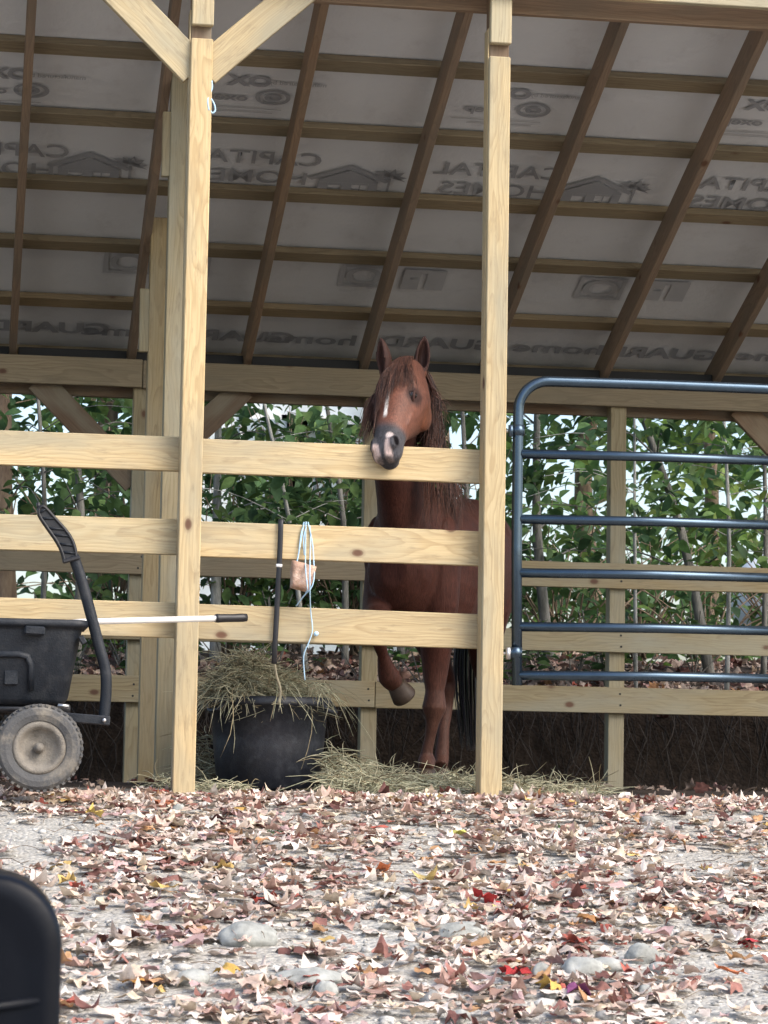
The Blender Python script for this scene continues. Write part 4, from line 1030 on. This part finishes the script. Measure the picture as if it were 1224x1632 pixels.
# crest of curled leaves in front of the posts
cr_sp = [(Y * .157 + rnd.uniform(-2.2, 2.6), Y) for Y in (rnd.uniform(9.8, 10.22) for _ in range(420))]
scatter(cr_sp, 'leaf_litter', lambda: rnd.uniform(.026, .045), .012, 'windrow of curled leaves along the foot of the shed posts', .4)
for px, py, sz, col, lab in ((775, 1448, .060, (.52, .06, .06), 'crimson maple leaf beside the flat wide stone'), (600, 1400, .058, (.62, .22, .10), 'orange red leaf left of the crimson leaf'), (1165, 1565, .062, (.60, .20, .09), 'orange maple leaf near the bottom right corner'),
        (922, 1593, .058, (.22, .07, .17), 'purple leaf in front of the smooth round stone'), (822, 1565, .05, (.40, .04, .04), 'dark red leaf left of the lumpy grey stone'), (1192, 1513, .045, (.55, .07, .08), 'small red leaf at the right edge'),
        (730, 1337, .05, (.62, .58, .16), 'yellow green leaf lying on bare gravel below the horse'), (680, 1412, .058, (.66, .50, .20), 'pale yellow leaf above the stones in the centre'), (365, 1558, .058, (.60, .38, .10), 'golden brown leaf right of the pale blue-grey stone'),
        (148, 1308, .05, (.62, .45, .14), 'yellow leaf in front of the cart wheel'), (383, 1300, .055, (.60, .38, .12), 'orange yellow leaf below the tub'), (935, 1475, .06, (.40, .20, .08), 'tall brown leaf right of the flat wide stone'),
        (425, 1446, .055, (.38, .07, .05), 'dark red leaf above the long pale stone'), (262, 1292, .062, (.36, .13, .07), 'russet curled leaf at the foot of the left post'), (213, 1580, .05, (.50, .26, .07), 'amber leaf right of the dark chair'), (880, 1586, .05, (.62, .42, .12), 'golden leaf below the lumpy grey stone')):
    p = on_ground(px, py); p.z = gz(p.x, p.y) + .03
    o = single(p, sz, col, None, tm[rnd.choice([0, 1, 3, 5, 6, 8])], .3); tag(o, lab, 'leaf', 'bright fallen leaves')
# leaf litter on the bank and a few in the shed
bank = []
while len(bank) < 3800:
    Y = 14.22 + abs(g(1.7)); X = rnd.uniform(-2.2, 7.0)
    if Y < 19: bank.append((X, Y))
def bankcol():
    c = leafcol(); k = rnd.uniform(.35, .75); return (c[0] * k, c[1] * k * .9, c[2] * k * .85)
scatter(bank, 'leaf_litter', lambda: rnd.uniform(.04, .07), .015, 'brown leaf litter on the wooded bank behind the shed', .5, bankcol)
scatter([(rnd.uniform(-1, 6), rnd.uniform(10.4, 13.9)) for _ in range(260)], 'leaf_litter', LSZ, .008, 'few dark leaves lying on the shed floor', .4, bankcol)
q = []
for k in range(700):
    Y = rnd.uniform(5, 10.1); X = Y * .157 + rnd.uniform(-1.7, 2.0); a = rnd.uniform(0, 6.28); t_ = rnd.uniform(.08, .3)
    q.append((Vector((X, Y, gz(X, Y) + .012 + rnd.random() * .02)), Vector((math.cos(a), math.sin(a), g(.15))), rnd.uniform(.03, .13), Vector((g(.2), g(.2), -.1)), (t_ * 1.2, t_ * .9, t_ * .65)))
tag(mk('twigs', strands(q, .0035, 4), LEAFM), 'thin leaf stems and twigs scattered through the leaves', 'twigs', kind='stuff')
# grass tufts
for px, py, lab in ((445, 1328, 'small green grass tuft below the tub'), (866, 1322, 'small green grass tuft right of the right post')):
    p = on_ground(px, py); q = []
    for k in range(46):
        q.append((Vector((p.x + g(.03), p.y + g(.02), gz(p.x, p.y))), Vector((g(.5), g(.5), 1)), rnd.uniform(.02, .05), Vector((g(.3), g(.3), -.3)), tuple(x * rnd.uniform(.7, 1.2) for x in (.10, .20, .06))))
    tag(mk('grass_tuft', strands(q, .004, 3), GREEN), lab, 'grass', 'grass tufts')
# roots hanging down the cut bank
q = []
for k in range(620):
    X = rnd.uniform(-2, 6.5); q.append((Vector((X, 14.12 + g(.04), rnd.uniform(.25, .48))), Vector((g(.25), -.25, -1)), rnd.uniform(.12, .5), Vector((g(.25), rnd.uniform(-.1, .1), -.05)), tuple(kk * x for kk in (rnd.uniform(.02, .10),) for x in (1, .85, .75))))
tag(mk('roots', strands(q, .009, 4), LEAFM), 'fine dark roots hanging down the cut bank behind the shed', 'roots', kind='stuff')

# ------------------------------------------------------------------ trees behind
def gleaf():
    o_ = [(-.0, 0), (.22, .25), (.30, .55), (.18, .85), (0, 1.1), (-.18, .85), (-.30, .55), (-.22, .25)]
    V_ = [(x, y, abs(x) * .35 - .25 * y * y) for x, y in o_] + [(0, .4, -.03), (0, .75, -.14)]
    F_ = [(0, 1, 8), (1, 2, 8), (2, 9, 8), (2, 3, 9), (3, 4, 9), (4, 5, 9), (5, 6, 9), (6, 8, 9), (6, 7, 8), (7, 0, 8)]
    return np.array(V_), np.array(F_)
GL = gleaf()
def leaf_mesh(places, size, cols):
    Vs, Fs, Cs = [], [], []; v, f = GL
    for i, (p, d) in enumerate(places):
        d = d.normalized(); s = size * rnd.uniform(.65, 1.25)
        zc = Vector((g(.45), g(.45), 1)); zc = (zc - d * zc.dot(d)).normalized(); xc = d.cross(zc)
        M = np.array([xc[:], d[:], zc[:]]).T * s
        Vs.append(v @ M.T + np.array(p[:])); Fs.append(f + len(v) * i); c = rnd.choice(cols); k = rnd.uniform(.7, 1.3); Cs.append(np.tile(np.array(c) * k, (len(v), 1)))
    return np_mesh('crown', np.concatenate(Vs), np.concatenate(Fs), np.concatenate(Cs))
GC = [(.06, .12, .045), (.08, .15, .05), (.05, .10, .04), (.11, .18, .055)]
GCL = [(.13, .22, .05), (.10, .19, .05), (.17, .24, .06)]
def tree(name, label, base, pts, r0, bark, nl, size, cols, group, spread=.55, z0=.25, cat='tree', nb=16):
    t = thing(name, label, cat, base, group)
    path = catmull(pts, 4); bm = bmesh.new(); H = path[-1].z - path[0].z
    add_tube(bm, path, [r0 * (1 - .8 * i / (len(path) - 1)) for i in range(len(path))], 10)
    places = []
    for b in range(nb):
        f = z0 + (1 - z0) * (b + rnd.random()) / nb; p = path[int(f * (len(path) - 1))]; a = rnd.uniform(0, 6.28); L = spread * (1.15 - .55 * f) * rnd.uniform(.6, 1.3)
        d = Vector((math.cos(a), math.sin(a), rnd.uniform(.0, .55)))
        bp_ = catmull([p, p + d * L * .5 + Vector((0, 0, .05)), p + d * L + Vector((0, 0, -.08 * L))], 4)
        add_tube(bm, bp_, [max(.0025, min(.009, r0 * .22) * (1 - .8 * i / (len(bp_) - 1))) for i in range(len(bp_))], 5)
        for k in range(max(3, int(nl * .8) // nb)):
            u = rnd.uniform(.2, 1.05); i = min(len(bp_) - 1, int(u * (len(bp_) - 1))); o_ = Vector((g(), g(), g(.7))) * (L * .16)
            places.append((bp_[i] + o_, Vector((g(.7), g(.7), -.35 + g(.3))) + d * .5))
    mk('trunk', mesh_of(bm, True), bark, t); mk('crown', leaf_mesh(places, size, cols), GREEN, t)
    return t
def sap(px, py_top, px2, py_bot, Y, r, bark, label, nl=420, size=.11, cols=GC, top=3.6, group='saplings behind the shed', spread=.75, **kw):
    a = P(px2, py_bot, Y); b = P(px, py_top, Y);
    d = (b - a); g0 = gz(a.x, Y); t0 = (g0 - .05 - a.z) / d.z; t1 = (top - a.z) / d.z
    p0 = a + d * t0; p1 = a + d * t1; m1 = p0.lerp(p1, .33) + Vector((g(.03), g(.03), 0)); m2 = p0.lerp(p1, .66) + Vector((g(.05), g(.05), 0))
    return tree('sapling', label, p0, [p0, m1, m2, p1], r, bark, nl, size, cols, group, spread, **kw)
sap(8, 700, 8, 980, 16.6, .11, BARK, 'thick brown trunk with leafy shoots at the far left', 500, top=4.6, nb=22)
sap(122, 700, 120, 980, 15.8, .035, BARKG, 'slim grey sapling seen between the left rails', 420)
sap(346, 900, 344, 1000, 16.2, .04, BARKP, 'pale barked sapling just right of the left post', 560)
sap(444, 740, 457, 840, 15.4, .018, BARKP, 'thin pale stem behind the hanging strap', 430)
sap(540, 700, 548, 1000, 15.9, .025, BARKG, 'leafy sapling between the strap and the horse', 620)
sap(730, 680, 735, 1000, 15.6, .025, BARKG, 'leafy sapling seen right of the horse neck', 420)
sap(866, 700, 872, 900, 16.8, .045, BARKG, 'grey trunk sapling behind the hinge side of the gate', 420)
sap(1028, 670, 1078, 870, 15.9, .040, BARKG, 'leaning grey sapling seen through the gate', 440, cols=GC + GCL)
sap(997, 720, 1004, 890, 15.2, .014, BARKP, 'thin pale stem beside the back post behind the gate', 240)
sap(1156, 680, 1157, 985, 15.0, .017, BARKP, 'straight pale stem near the right side of the gate', 320, cols=GC + GCL)
sap(1215, 760, 1216, 1000, 16.0, .022, BARKG, 'dark leafy sapling at the right edge', 380, cols=GC + GCL)
sap(640, 700, 640, 1000, 17.0, .03, BARKG, 'leafy sapling hidden behind the horse', 460)
sap(230, 700, 230, 1000, 16.4, .03, BARKG, 'leafy sapling behind the row of partition posts', 420)
sap(60, 700, 62, 1000, 15.2, .02, BARKG, 'low leafy sapling above the cart', 330)
# dense shrubs filling the understorey
for i, (px, Y, h, n_, lab) in enumerate(((-40, 17.6, 1.5, 420, 'leafy shrub behind the cart at the far left'), (180, 18.0, 1.7, 520, 'dense shrub behind the partition posts'), (370, 17.2, 1.7, 760, 'dense dark shrub right of the left post'), (470, 18.2, 1.75, 820, 'dense dark shrub behind the strap and twine'),
        (560, 17.4, 1.7, 760, 'dense dark shrub just left of the horse'), (740, 18.0, 1.6, 620, 'dense shrub behind the horse neck'), (900, 17.3, 1.2, 420, 'leafy shrub behind the hinged end of the gate'), (1010, 18.4, 1.1, 380, 'leafy shrub behind the gate beside the back post'), (1120, 17.6, .9, 300, 'low leafy shrub behind the middle of the gate'), (1260, 18.0, 1.1, 340, 'leafy shrub behind the right edge of the gate'))):
    b = P(px, 1000, Y); b.z = gz(b.x, Y)
    t = thing('shrub', lab, 'shrub', b, 'shrubs behind the saplings'); bm = bmesh.new(); places = []
    for j in range(26):
        e = b + Vector((g(.42), g(.3), h * rnd.uniform(.35, 1.05))); pth = catmull([b + Vector((g(.05), g(.05), 0)), (b + e) / 2 + Vector((g(.08), g(.05), .1)), e], 4); add_tube(bm, pth, [.010 * (1 - .8 * q_ / (len(pth) - 1)) for q_ in range(len(pth))], 5)
        for q_ in range(int(n_ * (.7 if 300 < px < 800 else .45)) // 26): places.append((pth[min(len(pth) - 1, int(rnd.uniform(.25, 1.05) * (len(pth) - 1)))] + Vector((g(.10), g(.10), g(.08))), Vector((g(.8), g(.8), -.3 + g(.3)))))
    mk('stem', mesh_of(bm, True), BARK, t); mk('crown', leaf_mesh(places, .115, GC), GREEN, t)
# low plants on the bank
for k in range(26):
    X = rnd.uniform(-.2, 5.6); Y = rnd.uniform(14.5, 16.4); b = Vector((X, Y, gz(X, Y)))
    t = thing('bank_plant', 'low green leafy plant on the bank behind the shed', 'plant', b, 'low plants on the bank')
    bm = bmesh.new(); places = []
    for j in range(5):
        e = b + Vector((g(.16), g(.12), rnd.uniform(.2, .5))); add_tube(bm, [b, (b + e) / 2 + Vector((g(.02), g(.02), .04)), e], .004, 5)
        for i in range(7): places.append((b.lerp(e, rnd.uniform(.4, 1.05)) + Vector((g(.03), g(.03), g(.02))), Vector((g(), g(), .1))))
    mk('stem', mesh_of(bm), BARKG, t); mk('foliage', leaf_mesh(places, .085, GC + GCL[:1]), GREEN, t)
# larger trees further back
for i, (px, Y, col, lab) in enumerate(((-120, 25, GC, 'dark leafy tree far behind the left bay'), (150, 30, GC, 'broad green tree in the distance above the cart'), (420, 36, GC, 'green tree beside the pale house in the distance'), (690, 27, GC, 'dense dark tree behind the horse'),
        (960, 33, GC + GCL, 'green tree in the distance behind the gate post'), (1130, 40, GCL, 'sunlit yellow green tree in the distance behind the gate'), (1400, 28, GC + GCL, 'distant green tree right of the gate'))):
    b = P(px, 1000, Y); b.z = gz(b.x, Y)
    tree('forest_tree', lab, b, [b - ZV * .1, b + Vector((g(.2), g(.2), 3)), b + Vector((g(.4), g(.4), 6)), b + Vector((g(.6), g(.4), 10))], .16, BARK, 1700 if i in (0, 1, 4, 5, 6) else 2600, .30, col, 'trees in the distance', 3.0, .06, nb=46)

# ------------------------------------------------------------------ pale house, tank and block beyond the trees
SID = N('pale_siding'); _p = SID.n('TexCoord').outputs['Object']
_z = SID.n('SeparateXYZ', {0: _p}).outputs[2]
SIDING = SID.out(SID.mix(SID.noise(_p, 3, 4), (.70, .77, .82), (.80, .85, .88)), .6, SID.math('FRACT', SID.math('MULTIPLY', _z, 7.0)), .5, .02)
GLASSP = m_plain('window_pane_glass', (.35, .42, .46), .08, .1)
WTRIM = m_plain('white_trim', (.8, .8, .8), .5, .05)
GREYT = m_plain('grey_muntin', (.16, .17, .18), .5, .1)
ROOFSH = m_plain('grey_shingles', (.12, .12, .13), .9, .3)
HYY = 27.0
x0, x1 = P(295, 900, HYY).x, P(640, 900, HYY).x; zg = gz(x0, HYY)
hs_ = thing('house', 'pale blue-white sided house glimpsed through the leaves', 'house', ((x0 + x1) / 2, HYY + 2, zg))
M_, _ = frame((x0, HYY + 2, zg + 1.6), (x1, HYY + 2, zg + 1.6)); mk('wall', box_mesh(x1 - x0, 4.0, 3.5, .01), SIDING, hs_, M_)
bm = bmesh.new(); zr = zg + 3.36
pv = [(x0 - .3, HYY - .35, zr), (x1 + .3, HYY - .35, zr), (x1 + .3, HYY + 4.35, zr), (x0 - .3, HYY + 4.35, zr), (x0 - .3, HYY + 2, zr + 1.6), (x1 + .3, HYY + 2, zr + 1.6)]
vv = [bm.verts.new(p) for p in pv]
for f in ((0, 1, 5, 4), (2, 3, 4, 5), (0, 4, 3), (1, 2, 5), (3, 2, 1, 0)): bm.faces.new([vv[i] for i in f])
mk('roof', mesh_of(bm), ROOFSH, hs_)
for px in (440, 505):
    a = P(px, 685, HYY); xw, zw = a.x, zg + 2.15
    wd = mk('window', box_mesh(.80, .06, 1.1, .005), WTRIM, hs_, Matrix.Translation((xw, HYY - .02, zw)))
    mk('pane', box_mesh(.68, .02, .98, .002), GLASSP, wd, Matrix.Translation((xw, HYY - .055, zw)))
    mk('muntin', box_mesh(.03, .02, .98, .002), GREYT, wd, Matrix.Translation((xw, HYY - .075, zw)))
    mk('muntin', box_mesh(.68, .02, .03, .002), GREYT, wd, Matrix.Translation((xw, HYY - .078, zw + .1)))
tk = P(1322, 972, 19.0); zt_ = gz(tk.x, 19.0)
tank = thing('storage_tank', 'pale grey rounded tank low behind the right end of the gate', 'tank', (tk.x, 19.0, zt_))
TANKM = m_plain('pale_tank_paint', (.70, .72, .72), .4, .08)
bm = bmesh.new(); lathe(bm, [(.01, -.78), (.15, -.765), (.27, -.70), (.36, -.58), (.38, -.45), (.38, .45), (.36, .58), (.27, .70), (.15, .765), (.01, .78)], (0, 0, 0), 'y', 32)
mk('shell', mesh_of(bm, True), TANKM, tank, Matrix.Translation((tk.x, 19.0, zt_ + .50)) @ Matrix.Rotation(R(90), 4, 'Z'))
for s in (-.4, .4): mk('foot', box_mesh(.10, .5, .16, .005), GREYT, tank, Matrix.Translation((tk.x + s, 19.0, zt_ + .06)))
